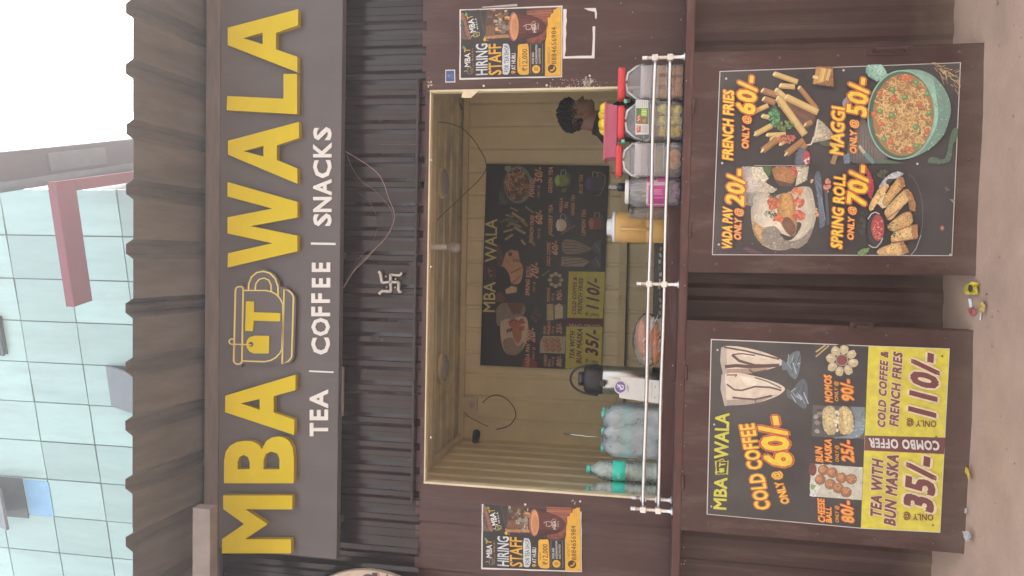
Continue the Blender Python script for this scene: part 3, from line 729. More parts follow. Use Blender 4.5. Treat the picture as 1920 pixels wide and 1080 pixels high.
for ch, yb_, yt_ in (('T',556,506),('E',496,456),('A',451,380),('C',250,186),('O',180,112),('F',106,70),('F',56,20)): tag_letter(ch, K4, yb_, yt_, 470 if ch in 'TEA' and yb_ > 300 else 477, 401 if yb_ > 300 else 407)
for ch, yb_, yt_ in (('E',1078,1042),('E',1020,984),('S',848,800),('N',795,738),('A',733,671),('C',668,600),('K',590,534),('S',526,476)): tag_letter(ch, K3, yb_, yt_, 478 if yb_ > 900 else 483, 409 if yb_ > 900 else 414)
for K, yy, xa, xb in ((K4, 314, 399, 490), (K3, 914, 406, 498)):
    mp = pix(YS-.006, K); p0, p1 = mp(xb, yy+5), mp(xa, yy-5); s = MB(); s.box((p0[0], YS-.006, p0[1]), (p1[0], YS-.0005, p1[1])); s.build('divider_bar', M['white'], sg)

# ------------------------------------------------------------------ menu posters on the boards
YELL, RED, ORG, MAR, BLK, WHT = (246,214,40), (205,62,38), (243,150,52), (112,44,48), (30,29,32), (235,233,226)
FLAME = ((.056, (222,136,58)), (.034, RED))
YP = -.2205
def poster_base(name, label, corners, Y, K, group=None, mt='paper', cat='poster', th=.002):
    mp = pix(Y, K); cs = [mp(*p) for p in corners]
    t = thing(name, label, cat, (sum(c[0] for c in cs)/4, Y+th, sum(c[1] for c in cs)/4), group)
    q = MB(); q.prism([cs], Y, Y+th); o = q.build('backing', M[mt], t)
    return t, Canvas(mp, Y)
K1 = Crop(1280, 60, 2.25)
t, cv = poster_base('menu_poster', 'black snack menu poster showing fries, noodles, bun and spring rolls on the right-hand shutter board', [(124,941),(1137,945),(1174,128),(156,165)], YP, K1)
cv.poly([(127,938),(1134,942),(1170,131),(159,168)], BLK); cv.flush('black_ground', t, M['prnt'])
K35, K33, K34, K36 = Crop(1320,300,5.4), Crop(1320,100,4.5), Crop(1540,100,4.5), Crop(1540,300,5.4)
def sub(cv, K, Y): cv.mp = pix(Y, K)
def scatter(cv, c, rx, ry, n, r, cols, jit=.3):
    cv.begin()
    for _ in range(n):
        a = random.uniform(0, 6.283); q = math.sqrt(random.random())
        cv.ell((c[0]+rx*q*math.cos(a), c[1]+ry*q*math.sin(a)), r*random.uniform(.6, 1.3), r*random.uniform(.5, 1.1), random.choice(cols), 8, random.uniform(0, 3), jit)
    cv.end()
# filled bun
sub(cv, K35, YP); cv.gr = 5.4
cv.poly([(330,66),(590,66),(645,210),(560,330),(440,480),(390,410),(425,330),(400,215)], (196,190,182))
cv.poly([(400,330),(540,330),(480,470),(400,440)], (160,156,150))
cv.poly([(480,70),(590,70),(655,190),(600,225),(490,212)], (226,216,190)); cv.poly([(530,215),(610,220),(740,300),(700,330),(540,330)], (205,195,170))
cv.poly([(585,66),(690,66),(660,170),(630,150)], (70,105,55))
cv.poly([(690,66),(900,64),(945,150),(890,260),(760,262),(720,200),(690,130)], (176,122,70)); cv.poly([(720,200),(890,240),(880,265),(760,262)], (95,62,48))
cv.poly([(920,58),(1062,55),(1040,200),(925,265),(945,130)], (215,205,176)); scatter(cv, (905,110), 35, 40, 12, 18, [(196,70,60),(215,110,90)])
cv.poly([(390,890),(450,885),(600,945),(560,955),(480,950)], (92,52,70))
cv.poly([(600,890),(800,915),(960,895),(1000,955),(620,955)], (60,42,44))
cv.poly([(470,490),(500,450),(488,380),(540,338),(650,325),(700,380),(760,345),(880,325),(900,285),(1000,265),(1085,275),(1115,400),(1140,560),(1105,700),(1040,830),(960,900),(880,888),(820,915),(700,912),(600,870),(530,790),(485,680)], (222,212,190))
cv.poly([(478,600),(560,660),(610,690),(580,780),(640,880),(560,830),(505,740)], (198,160,105))
cv.poly([(600,680),(740,665),(830,835),(990,800),(1110,655),(1085,760),(1030,850),(950,898),(880,885),(810,913),(700,905),(620,860),(575,770)], (168,158,142))
for _ in range(55): cv.ell((random.gauss(800,130), random.gauss(830,45)), random.uniform(4,14), random.uniform(3,8), random.choice([(140,130,116),(196,186,168),(120,112,102)]), 7, random.uniform(0,3), .3)
cv.poly([(745,730),(830,825),(905,800),(1000,650),(940,615),(930,745),(890,785)], (44,38,34))
cv.poly([(735,470),(760,340),(880,325),(915,400),(935,560),(942,700),(900,782),(830,742),(775,640),(745,560)], (196,140,68))
cv.poly([(770,600),(840,572),(885,600),(935,690),(900,778),(840,745)], (118,72,48)); cv.poly([(790,350),(870,335),(900,470),(870,560),(800,560)], (216,164,90))
scatter(cv, (700,440), 55, 60, 36, 20, [(214,110,60),(228,140,90),(190,85,45)]); scatter(cv, (945,320), 45, 40, 26, 18, [(214,120,70),(230,150,95)])
scatter(cv, (955,430), 45, 45, 30, 20, [(222,105,70),(232,140,100),(196,80,50)]); scatter(cv, (960,560), 55, 50, 34, 20, [(222,105,70),(232,140,100),(196,80,50)])
scatter(cv, (745,590), 45, 40, 24, 18, [(222,120,60),(200,90,50)]); scatter(cv, (675,545), 65, 35, 30, 10, [(60,80,50),(95,110,80),(180,180,160)]); scatter(cv, (690,365), 45, 20, 14, 8, [(70,90,50)])
scatter(cv, (1145,530), 18, 50, 14, 14, [(214,120,80),(230,180,120)]); scatter(cv, (1085,215), 18, 14, 5, 12, [(225,180,120)])
cv.poly([(1105,180),(1158,95),(1190,200),(1200,450),(1240,640),(1170,712),(1160,560),(1145,350)], (92,112,132))
for k in range(9): cv.line([(1130+k*8, 180+k*30), (1175+k*6, 240+k*45)], 7, random.choice([(130,150,170),(60,76,92),(160,172,184)]))
scatter(cv, (1245,260), 30, 70, 26, 16, [(200,110,80),(225,150,120)])
cv.line([(1230,300),(1255,660)], 30, (70,78,88))
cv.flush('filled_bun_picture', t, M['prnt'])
# fries
sub(cv, K33, YP); cv.gr = 4.5
cv.poly([(640,330),(900,470),(955,560),(870,650),(760,580),(650,430)], (104,64,46))
cv.poly([(850,775),(905,770),(955,555),(972,560),(1085,665),(1085,725),(905,760)], (198,188,160)); cv.line([(845,778),(900,770),(940,690),(958,560)], 12, (228,220,200))
fr_ = [((800,290),(950,470),44,1),((640,275),(765,285),46,0),((590,175),(790,245),46,0),((420,495),(540,440),40,0),((490,530),(570,548),40,0),((490,315),(610,352),54,1),((500,385),(600,420),56,1),((620,330),(680,420),70,1),((430,685),(570,610),46,0),((640,430),(880,560),60,2),((530,690),(690,680),34,0),((620,720),(730,745),40,0),((560,735),(640,690),44,0),((490,822),(620,725),56,1),((690,850),(840,735),56,1),((780,870),(860,770),44,1),((620,375),(850,690),62,0),((605,310),(700,390),50,0),((690,370),(960,500),58,0),((850,605),(910,580),44,1),((640,770),(720,720),34,0)]
FC = [((220,190,120),(196,160,92)),((176,128,72),(150,100,58)),((120,76,52),(96,60,44))]
for a, b, w_, k in fr_:
    cv.line([a, b], w_, FC[k][1]); cv.line([(a[0]+3, a[1]-w_*.12), (b[0]-4, b[1]-w_*.12)], w_*.6, FC[k][0]); cv.ell(a, 9, w_*.42, (235,220,170), 9, .6)
scatter(cv, (590,530), 38, 75, 60, 15, [(64,140,84),(96,170,110),(40,100,58)]); scatter(cv, (670,610), 80, 40, 70, 13, [(90,130,70),(130,150,90),(60,96,50)]); scatter(cv, (700,720), 70, 30, 26, 14, [(190,100,80),(150,60,48)])
cv.poly([(940,115),(1085,116),(1090,285),(930,262)], (150,104,56))
for k in range(6): cv.line([(925+k*22, 262-k*6), (960+k*20, 122+k*3)], 24, random.choice([(216,176,100),(196,146,80),(226,190,120)]))
cv.line([(915,200),(960,210)], 26, (230,206,140))
cv.poly([(940,262),(1085,285),(1080,300),(940,275)], BLK)
cv.poly([(800,800),(850,800),(895,880),(890,945),(755,945),(770,860)], (88,102,116)); cv.ell((862,885), 30, 62, (170,50,60)); scatter(cv, (862,885), 24, 52, 14, 12, [(235,220,215),(200,70,80)])
cv.poly([(760,945),(1010,945),(985,955),(760,955)], BLK); cv.poly([(960,745),(1080,740),(1050,790),(990,780)], (62,84,58))
cv.flush('fries_picture', t, M['prnt'])
# noodle bowl
sub(cv, K34, YP); cv.gr = 4.5
cv.poly([(205,935),(225,740),(300,600),(345,540),(420,640),(460,800),(560,880),(540,932)], (104,98,92))
for k in range(9): cv.line([(230+k*26, 930-k*4), (250+k*22, 760-k*20)], 5, (62,58,56))
cv.line([(310,790),(440,928)], 34, (104,150,150)); cv.line([(315,780),(360,845)], 24, (205,190,150)); cv.line([(90,935),(120,850)], 40, (168,140,86)); cv.poly([(180,860),(235,845),(235,932),(190,932)], (110,140,160)); cv.ell((215,420), 40, 52, (150,156,172), 14, .4)
cv.poly([(890,910),(905,885),(960,872),(1000,905),(1050,885),(1075,720),(1100,640),(1150,620),(1140,735),(1105,760),(1090,880),(1070,932),(890,932)], (84,122,92)); cv.poly([(440,905),(520,895),(700,930),(460,934)], (76,110,86))
cv.poly([(365,140),(385,102),(500,98),(540,160),(560,190),(470,250),(380,190)], (140,190,172)); cv.poly([(385,102),(500,98),(545,160),(520,190),(440,170)], (168,212,196))
cv.poly([(560,170),(700,140),(830,142),(940,190),(1030,290),(1078,400),(1090,500),(1060,600),(1030,690),(930,800),(800,870),(700,900),(560,860)], (158,206,184))
cv.poly([(940,190),(1030,290),(1078,400),(1090,500),(1060,600),(1030,690),(930,800),(800,870),(880,780),(960,650),(985,500),(960,340)], (136,186,164))
cv.ell((668,522), 285, 378, (150,200,176), 40, .05); cv.ell((668,522), 274, 366, (70,104,80), 40, .05); cv.ell((684,522), 256, 346, (176,128,72), 40, .04)
cv.begin()
for _ in range(420):
    a = random.uniform(0, 6.283); q = math.sqrt(random.random())*.95; c_ = (684+246*q*math.cos(a), 522+332*q*math.sin(a)); r = random.uniform(12, 30); a0 = random.uniform(0, 6.28); sw = random.uniform(1.5, 5)
    cv.line([(c_[0]+r*math.cos(a0+sw*i/6), c_[1]+r*math.sin(a0+sw*i/6)) for i in range(7)], random.uniform(7, 12), random.choice([(232,196,126),(222,180,106),(240,208,144),(150,98,52),(206,160,92),(226,188,116)]))
cv.end()
for px, py, g_ in ((590,525,1),(490,495,1),(595,310,1),(700,375,1),(795,250,1),(885,345,1),(790,625,1),(800,785,1),(905,505,1),(525,730,1),(490,340,0),(605,390,0),(690,215,0),(725,210,0),(820,430,0),(885,660,0),(725,810,0),(490,600,0),(440,515,0),(580,750,0)):
    cv.ell((px, py), 26, 24, (96,150,82) if g_ else (214,104,58), 12, 0, .1); cv.ell((px-5, py-5), 13, 11, (150,190,120) if g_ else (232,140,90), 9)
for k in range(46):
    a = random.uniform(0, 1); x = 940+a*190+random.gauss(0, 12); y = 88+a*150+random.gauss(0, 30)
    cv.line([(x, max(y, 84)), (min(x+random.uniform(20, 50), 1168), max(y+random.uniform(-20, 70), 86))], random.uniform(3, 9), random.choice([(206,172,116),(176,140,90),(224,196,146)]))
cv.flush('noodle_bowl_picture', t, M['prnt'])
# spring rolls
sub(cv, K36, YP); cv.gr = 5.4
cv.poly([(430,70),(470,85),(515,200),(532,300),(490,410),(450,330),(470,220)], (186,52,76)); scatter(cv, (620,150), 60, 40, 20, 16, [(60,70,50),(86,92,66)]); scatter(cv, (400,640), 40, 120, 20, 20, [(44,52,40),(56,66,46)])
cv.line([(830+190*math.sin(a), 560-430*math.cos(a)) for a in [k*math.pi/12 for k in range(1, 12)]], 4, (120,120,122)); cv.line([(1000,760),(950,900),(895,968)], 7, (170,170,170))
cv.poly([(560,300),(620,200),(700,135),(780,118),(838,142),(760,190),(700,195),(650,240)], (196,202,206)); cv.ell((680,215), 34, 22, (66,60,54), 12, -.4)
RC = ((226,186,122), (212,166,102), (184,128,72), (140,84,56))
cv.poly([(462,478),(560,310),(640,238),(690,258),(590,410),(560,440),(495,535)], RC[0]); cv.poly([(560,440),(640,330),(650,480),(612,492)], (236,214,170))
cv.poly([(590,430),(770,165),(822,185),(842,262),(720,390),(650,480)], RC[1]); cv.poly([(770,165),(822,185),(842,262),(800,280)], RC[2])
cv.poly([(615,520),(780,345),(850,285),(905,340),(925,385),(830,450),(700,620),(660,600)], RC[0]); cv.poly([(840,290),(905,340),(928,388),(860,380)], RC[2]); cv.poly([(870,390),(925,390),(948,450),(940,525),(880,500)], RC[2])
cv.poly([(655,690),(690,630),(820,530),(910,528),(918,650),(800,710),(720,730)], RC[1]); cv.poly([(690,640),(820,560),(800,640),(700,700)], RC[0])
cv.poly([(692,800),(718,728),(900,665),(960,652),(968,790),(700,842)], RC[0]); cv.poly([(900,668),(960,652),(968,790),(915,800)], RC[2])
cv.poly([(552,905),(690,852),(820,825),(880,935),(770,968),(560,968)], RC[0]); cv.poly([(780,838),(820,825),(880,935),(820,950)], RC[2])
for a, b in (((770,265),(840,310)),((900,410),(880,500)),((840,530),(915,515)),((720,730),(915,655)),((700,840),(965,795)),((650,600),(780,500))): cv.line([a, b], 9, RC[3])
scatter(cv, (720,690), 70, 60, 16, 9, [(110,120,60),(140,140,80)]); scatter(cv, (760,760), 40, 30, 8, 8, [(100,110,56)])
cv.ell((545,708), 88, 186, (26,24,26), 30); cv.line([(462,600),(500,545),(540,530),(580,550)], 10, (206,206,206)); cv.line([(470,860),(510,885),(550,885),(590,840),(612,790)], 10, (196,196,196))
cv.ell((562,686), 66, 132, (178,52,52), 26); scatter(cv, (562,686), 56, 120, 90, 8, [(226,120,110),(200,70,64),(240,170,150),(150,36,40)])
cv.poly([(358,935),(400,900),(485,888),(440,955),(370,966)], (112,150,84)); cv.poly([(1285,398),(1340,405),(1325,440)], (128,150,116)); cv.ell((1210,690), 24, 30, (150,70,60), 10); cv.ell((1212,690), 10, 13, (210,170,160), 8); scatter(cv, (1265,290), 25, 25, 8, 11, [(90,98,86)])
cv.flush('spring_roll_picture', t, M['prnt'])
sub(cv, K1, YP); cv.gr = 0
cv.line([(300,565),(520,565)], 3, (170,166,160))
for st, b0, b1, cp in (('VADA PAV',(204,918),(208,745),38),('20/-',(254,735),(262,588),72),('FRENCH FRIES',(209,542),(213,252),41),('60/-',(300,352),(314,196),76),('MAGGI',(672,520),(680,325),52),('50/-',(768,360),(784,205),80),('SPRING ROLL',(667,915),(682,605),44),('70/-',(766,737),(782,573),76)):
    cv.text(st, b0, b1, cp, YELL, .035, .18, 1.05, FLAME)
for b0, b1, cp in (((243,878),(247,748),27),((275,495),(280,358),27),((729,515),(731,375),27),((716,878),(722,740),25)): cv.text('ONLY @', b0, b1, cp, (248,190,70), .02, .18, 1.0, ((.07, (226,110,50)), (.04, RED)))
for p in ((182,200),(165,555),(151,897),(675,165),(985,558),(1123,940)): cv.ell(p, 5, 5, (210,206,200), 8)
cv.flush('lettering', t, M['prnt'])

K2 = Crop(1280, 540, 2)
t, cv = poster_base('menu_poster', 'cold coffee menu poster with yellow combo offers along its foot on the left-hand shutter board', [(90,849),(668,902),(966,918),(1002,227),(696,216),(106,191)], YP, K2)
cv.poly([(93,847),(668,899),(697,219),(109,195)], (33,34,36)); cv.flush('black_ground', t, M['prnt'])
cv.poly([(668,900),(964,915),(999,229),(697,218)], (232,220,62)); cv.poly([(684,553),(986,561),(980,623),(681,609)], MAR); cv.flush('combo_panel', t, M['prnt'])
K37 = Crop(1310, 620, 2.842)
sub(cv, K37, YP); cv.gr = 0
for dx, dy, g2 in ((0, 0, 0), (0, 0, 1)):
    if not g2:
        cv.poly([(120,90),(150,80),(220,84),(330,108),(430,146),(458,172),(430,190),(300,226),(130,236),(114,160)], (228,214,192)); cv.poly([(120,90),(150,80),(150,236),(130,236),(114,160)], (188,180,168)); cv.poly([(150,205),(300,200),(420,186),(300,226),(150,235)], (172,150,128)); cv.poly([(200,96),(340,120),(420,150),(240,140)], (242,232,214))
        for pts, w_ in (([(135,88),(250,108),(430,152)],9),([(178,128),(215,160),(300,185),(425,186)],14),([(178,128),(230,122),(300,132)],7),([(140,192),(200,186),(270,192),(430,184)],18),([(270,208),(290,224),(340,216),(365,210)],9)): cv.line(pts, w_, (74,40,34))
        cv.poly([(440,150),(470,175),(478,140),(505,112),(540,105),(546,150),(535,220),(518,266),(485,240),(470,205),(445,215)], (96,116,126))
        for _ in range(16): a = random.uniform(0, 1); x = 470+60*a; cv.line([(x, 180+random.uniform(-10, 10)), (x+random.uniform(5, 30), 120+random.uniform(0, 130))], random.uniform(2, 6), random.choice([(190,206,214),(46,58,66),(150,170,180)]))
    else:
        cv.poly([(122,232),(200,220),(330,248),(430,282),(468,310),(425,348),(310,388),(138,402),(116,310)], (232,218,196)); cv.poly([(122,232),(140,230),(150,400),(138,402),(116,310)], (190,182,170)); cv.poly([(150,370),(300,360),(420,340),(310,386),(150,400)], (176,160,144)); cv.poly([(220,240),(330,262),(420,300),(250,290)], (244,234,216))
        for pts, w_ in (([(150,285),(190,315),(230,318),(300,298),(380,302),(440,318)],9),([(180,356),(240,362),(300,366),(390,346)],10),([(300,370),(310,392),(350,388),(385,370)],6),([(150,236),(205,236),(195,246)],6),([(300,250),(370,272),(440,306)],6)): cv.line(pts, w_, (82,44,36))
        cv.poly([(465,305),(500,325),(525,275),(560,250),(581,290),(582,350),(572,422),(535,402),(500,368),(470,355)], (78,96,108))
        for _ in range(18): a = random.uniform(0, 1); x = 490+70*a; cv.line([(x, 335+random.uniform(-10, 10)), (x+random.uniform(5, 25), 275+random.uniform(0, 130))], random.uniform(2, 6), random.choice([(190,206,214),(34,44,50),(150,170,180)]))
cv.flush('cold_coffee_picture', t, M['prnt'])
sub(cv, K2, YP); cv.gr = 2
cv.poly([(495,214),(690,222),(688,330),(492,322)], (38,40,46)); cv.ell((597,272), 66, 62, (24,24,26), 26); cv.line([(499,258),(548,216)], 5, (200,180,110)); cv.line([(499,240),(535,214)], 5, (214,190,120))
for k in range(8):
    a = 2*math.pi*k/8+.2; c_ = (597+43*math.cos(a), 272+42*math.sin(a)); cv.ell(c_, 19, 16, (206,192,150), 12, a, .12); cv.ell((c_[0]-3, c_[1]-3), 10, 8, (230,218,184), 9, a, .15); cv.line([(c_[0]-9, c_[1]), (c_[0]+9, c_[1]+3)], 2, (160,140,100))
cv.ell((597,270), 22, 21, (134,52,48), 16); cv.line([(597+22*math.cos(k*.4), 270+21*math.sin(k*.4)) for k in range(16)], 3, (180,170,160), True)
cv.flush('dumpling_picture', t, M['prnt'])
cv.poly([(488,439),(684,447),(682,566),(484,556)], (84,84,82)); 
for k in range(8): cv.ell((505+random.uniform(-12, 24), 460+k*11), 12, 8, random.choice([(140,136,128),(60,58,56),(170,166,158)]), 8, 0, .3)
cv.poly([(545,562),(610,556),(640,540),(656,450),(684,447),(682,566)], (150,178,190)); cv.poly([(630,445),(684,447),(683,480),(650,500)], (126,140,150))
cv.poly([(522,455),(545,440),(570,444),(579,490),(576,548),(545,552),(524,525)], (206,190,140)); cv.poly([(584,450),(612,440),(640,470),(640,550),(592,548),(580,500)], (222,202,146)); cv.poly([(584,470),(600,455),(604,540),(590,546)], (200,176,116)); scatter(cv, (578,490), 8, 50, 10, 6, [(240,236,220)])
cv.flush('buttered_bun_picture', t, M['prnt'])
cv.poly([(480,658),(676,672),(671,795),(477,780)], (212,212,196)); cv.poly([(478,720),(520,730),(500,782),(477,780)], (232,236,226)); cv.ell((487,680), 15, 24, (110,40,34)); cv.poly([(480,735),(500,740),(490,755),(479,752)], (140,180,100))
for p in ((515,718),(527,682),(560,692),(553,735),(595,712),(632,716),(583,750),(612,765)): cv.ell(p, 21, 20, (158,104,60), 16, 0, .04); cv.ell((p[0]-4, p[1]-4), 13, 12, (196,140,86), 12, 0, .1); scatter(cv, p, 15, 14, 7, 3, [(140,86,48),(220,170,110)])
cv.flush('cheese_ball_picture', t, M['prnt'])
cv.gr = 0; LIME = (214,214,60)
cv.text('MBA', (162,830), (166,712), 46, LIME, .03); cv.text('WALA', (169,640), (174,470), 50, LIME, .03)
for pts, cl in (([(128,698),(122,648)],0),([(124,698),(164,696),(170,650),(126,648)],1),([(168,700),(170,646)],0),([(136,646),(150,640),(156,648)],0),([(120,690),(140,688)],0)): cv.line(pts, 3.5, LIME, bool(cl))
cv.poly([(136,676),(156,674),(156,690),(140,692)], LIME); cv.line([(138,670),(140,654)], 5, LIME); cv.line([(140,662),(160,660)], 5, LIME)
cv.text('COLD COFFEE', (327,826), (266,508), 52, YELL, .035, .05, 1.05, FLAME); cv.text('60/-', (410,665), (378,482), 96, YELL, .038, .12, 1.05, FLAME); cv.text('ONLY @', (400,805), (360,686), 28, YELL, .018, .08, 1.0, ((.07, ORG), (.04, RED)))
ORN = (250,176,48); RO = ((.05, (200,60,40)),)
for st, b0, b1, cp in (('CHEESE',(533,879),(530,792),24),('BALL',(558,879),(556,822),20),('BUN',(525,652),(522,598),25),('MASKA',(558,652),(556,568),24),('MOMOS',(561,428),(556,328),26),('80/-',(641,880),(634,800),42),('25/-',(641,652),(634,573),42),('90/-',(641,424),(634,345),42)): cv.text(st, b0, b1, cp, ORN, .035, .2, 1.05, RO)
for b0, b1 in (((585,879),(583,816)),((585,652),(583,590)),((583,425),(580,350))): cv.text('ONLY @', b0, b1, 13, ORN, .015, .2)
MAR2 = (118,40,46); WO = ((.06, (240,222,180)),)
for st, b0, b1, cp in (('COLD COFFEE &',(757,523),(769,240),27),('FRENCH FRIES',(806,518),(822,245),31),('110/-',(944,482),(960,256),96),('TEA WITH',(742,860),(749,648),38),('BUN MASKA',(795,890),(808,628),40),('35/-',(933,838),(948,645),102)): cv.text(st, b0, b1, cp, MAR2, .05, .2, 1.12, WO)
cv.text('ONLY @', (950,498), (838,494), 23, MAR2, .02, 0); cv.text('ONLY @', (938,848), (826,845), 23, MAR2, .02, 0); cv.text('COMBO OFFER', (958,574), (697,563), 33, WHT, .045, -.12, 1.1)
for p in ((972,255),(937,888),(949,557),(130,232),(118,511),(107,818)): cv.ell(p, 4, 4, (110,90,60) if p[0] > 700 else (200,196,190), 8)
cv.flush('lettering', t, M['prnt'])

# ------------------------------------------------------------------ hiring posters
KA, KB = Crop(820, 0, 6), Crop(890, 930, 7.2)
QA, QB = [(248,898),(1403,868),(1409,62),(250,106)], [(88,988),(1448,1027),(1441,130),(95,86)]     # top-left, bottom-left, bottom-right, top-right seen upright
def inv_bil(p, Q):
    u = v = .5
    for _ in range(12):
        x = [(1-u)*(1-v)*Q[0][i]+u*(1-v)*Q[1][i]+u*v*Q[2][i]+(1-u)*v*Q[3][i]-p[i] for i in (0, 1)]
        du = [(1-v)*(Q[1][i]-Q[0][i])+v*(Q[2][i]-Q[3][i]) for i in (0, 1)]; dv = [(1-u)*(Q[3][i]-Q[0][i])+u*(Q[2][i]-Q[1][i]) for i in (0, 1)]
        D = du[0]*dv[1]-du[1]*dv[0]; u -= (x[0]*dv[1]-x[1]*dv[0])/D; v -= (du[0]*x[1]-du[1]*x[0])/D
    return u, v
def to_b(x, y):
    u, v = inv_bil((x, y), QA); return tuple((1-u)*(1-v)*QB[0][i]+u*(1-v)*QB[1][i]+u*v*QB[2][i]+(1-u)*v*QB[3][i] for i in (0, 1))
GOLD = (222,172,58)
def hiring(label, K, Q, Y, conv):
    mp0 = pix(Y, K); cs = [mp0(*p) for p in Q]
    t = thing('hiring_poster', label, 'poster', (sum(c[0] for c in cs)/4, Y+.001, sum(c[1] for c in cs)/4), 'staff hiring posters')
    # the sheet: slightly wavy paper border
    edge = []
    for i in range(4):
        a, b = Vector(cs[i]), Vector(cs[(i+1) % 4])
        for k in range(8): p = a.lerp(b, k/8); edge.append((p.x+random.uniform(-.0012, .0012)*(k > 0), p.y+random.uniform(-.0012, .0012)*(k > 0)))
    q = MB(); q.prism([edge], Y, Y+.001); q.build('sheet', M['paper'], t)
    cv = Canvas((lambda x, y: mp0(*conv(x, y))) if conv else mp0, Y)
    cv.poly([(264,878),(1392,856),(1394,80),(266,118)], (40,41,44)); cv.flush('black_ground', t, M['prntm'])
    cv.gr = 7 if conv else 6
    cv.poly([(266,440),(266,120),(1340,84),(1300,170),(1216,480),(1010,500),(830,480),(540,470),(380,450)], (52,48,46))
    cv.poly([(266,145),(300,150),(385,440),(350,445),(266,300)], (140,98,76)); cv.poly([(266,300),(330,420),(340,445),(266,440)], (104,84,76)); cv.poly([(266,210),(290,240),(330,420),(266,330)], (78,74,76))
    cv.poly([(300,120),(490,112),(520,400),(400,440),(330,200)], (44,46,48)); cv.line([(480,112),(505,270),(540,400)], 10, (74,72,70))
    cv.poly([(560,108),(800,100),(800,400),(560,410),(540,300)], (84,62,46))
    for _ in range(34): cv.poly((lambda x, y, a, b: [(x, y), (x+a, y), (x+a, y+b), (x, y+b)])(random.uniform(560, 770), random.uniform(108, 360), random.uniform(12, 60), random.uniform(12, 50)), random.choice([(196,132,80),(150,92,56),(226,170,110),(70,48,38),(112,96,84),(176,160,140),(54,44,40)]))
    cv.poly([(530,405),(800,388),(810,425),(530,440)], (176,132,94)); cv.poly([(550,300),(640,290),(650,400),(545,408)], (120,84,60))
    for _ in range(26): cv.ell((random.gauss(740, 35), random.gauss(300, 40)), random.uniform(12, 30), random.uniform(10, 30), random.choice([(128,118,104),(150,140,124),(104,96,86)]), 10, 0, .2)
    cv.poly([(1000,100),(1338,86),(1300,170),(1250,200),(1216,480),(1010,495),(1010,440)], (136,78,60))
    for k in range(22): y = random.uniform(100, 200); cv.line([(1005, y), (1290-max(0, y-150)*.8, y-12)], random.uniform(2, 6), random.choice([(166,100,76),(108,58,46),(182,118,92)]))
    cv.poly([(860,148),(1000,160),(1150,205),(1235,290),(1210,360),(1120,415),(1000,440),(860,465),(815,300)], (92,48,42)); cv.poly([(900,390),(1120,370),(1210,360),(1120,415),(1000,440),(860,465)], (66,34,32))
    for k in range(7): cv.line([(900+k*3, 175+k*40), (1120+k*8, 215+k*22)], 4, (112,62,54))
    cv.ell((860,303), 58, 163, (164,106,92), 30); cv.ell((867,303), 47, 148, (206,150,104), 28); cv.ell((872,320), 34, 110, (190,134,90), 22)
    cv.gr = 0
    cv.poly([(1212,858),(1391,855),(1393,84),(1348,88),(1330,110),(1312,105),(1305,150),(1280,160),(1272,195),(1242,205),(1244,280),(1232,330),(1228,420),(1214,480)], GOLD, True)
    cv.flush('cafe_picture', t, M['prntm'])
    cv.gr = 0; LW = (226,228,228)
    cv.text('MBA', (372,752), (372,600), 62, LW, .02); cv.text('T', (372,588), (372,545), 66, GOLD, .015); cv.text('WALA', (410,690), (407,570), 20, (190,140,80), .01, 0, 1.2)
    cv.poly([(285,545),(290,515),(315,530),(318,555),(300,552)], (96,150,84)); cv.poly([(300,555),(318,540),(330,560)], (130,176,100))
    cv.line([(345,835),(380,835),(402,815),(402,775),(380,765),(345,765)], 7, (150,126,96), True); cv.line([(300,810),(325,795),(335,810)], 6, (200,190,180)); cv.ell((380,800), 12, 24, (112,88,60)); cv.line([(350,765),(365,745),(385,765)], 5, (150,126,96))
    cv.line([(405,760),(405,705)], 4, (190,140,80)); cv.line([(400,560),(398,545)], 4, (190,140,80))
    cv.text('HIRING', (565,842), (565,492), 126, (206,216,222), .02); cv.text('STAFF', (720,840), (718,492), 138, GOLD, .02)
    cv.poly([(735,842),(822,840),(822,500),(738,492),(742,520),(730,560),(734,700),(728,760),(738,800)], (198,208,214)); cv.text('FOR TEA SHOP', (804,812), (803,508), 46, (46,46,48), .005)
    cv.ell((850,815), 18, 16, GOLD, 12); cv.poly([(856,832),(886,815),(856,798)], GOLD); cv.ell((850,815), 7, 7, (40,40,40), 8)
    cv.text('AT HUBLI', (880,786), (880,602), 42, LW, .02)
    cv.poly([(903,842),(1030,845),(1034,800),(1030,505),(1005,490),(980,498),(905,500),(908,600),(900,700)], GOLD); cv.text('SALARY', (938,752), (935,648), 20, (110,80,40), .0); cv.text('\u20b912,000', (1014,800), (1012,552), 56, (58,44,30), .008)
    cv.line([(1050,826),(1186,824),(1184,496),(1052,498)], 4, (150,150,152), True); cv.ell((1113,780), 46, 46, GOLD, 24)
    for k in range(5): cv.line([(1095+k*9, 762), (1095+k*9, 798)], 4, (60,48,30))
    cv.text('FOOD AND', (1090,720), (1090,592), 25, LW, .012); cv.text('ACCOMMODATION', (1127,720), (1126,506), 22, LW, .012); cv.text('ALSO PROVIDE', (1163,720), (1161,545), 22, (220,210,180), .008)
    cv.text('CONTACT US', (1266,716), (1264,530), 24, (92,68,36), -.002); cv.ell((1292,776), 48, 48, (58,44,30), 26); cv.line([(1270,797),(1300,792),(1312,775),(1318,752)], 15, GOLD); cv.text('8884656984', (1341,722), (1340,308), 54, (60,44,32), .004, 0, 1.1)
    cv.text('MBA', (438,356), (408,212), 66, LW, .02); cv.text('T', (405,206), (398,170), 68, GOLD, .015); cv.text('WALA', (468,335), (440,205), 20, LW, .01, 0, 1.3); cv.poly([(310,180),(325,140),(345,165),(340,180)], (110,170,90))
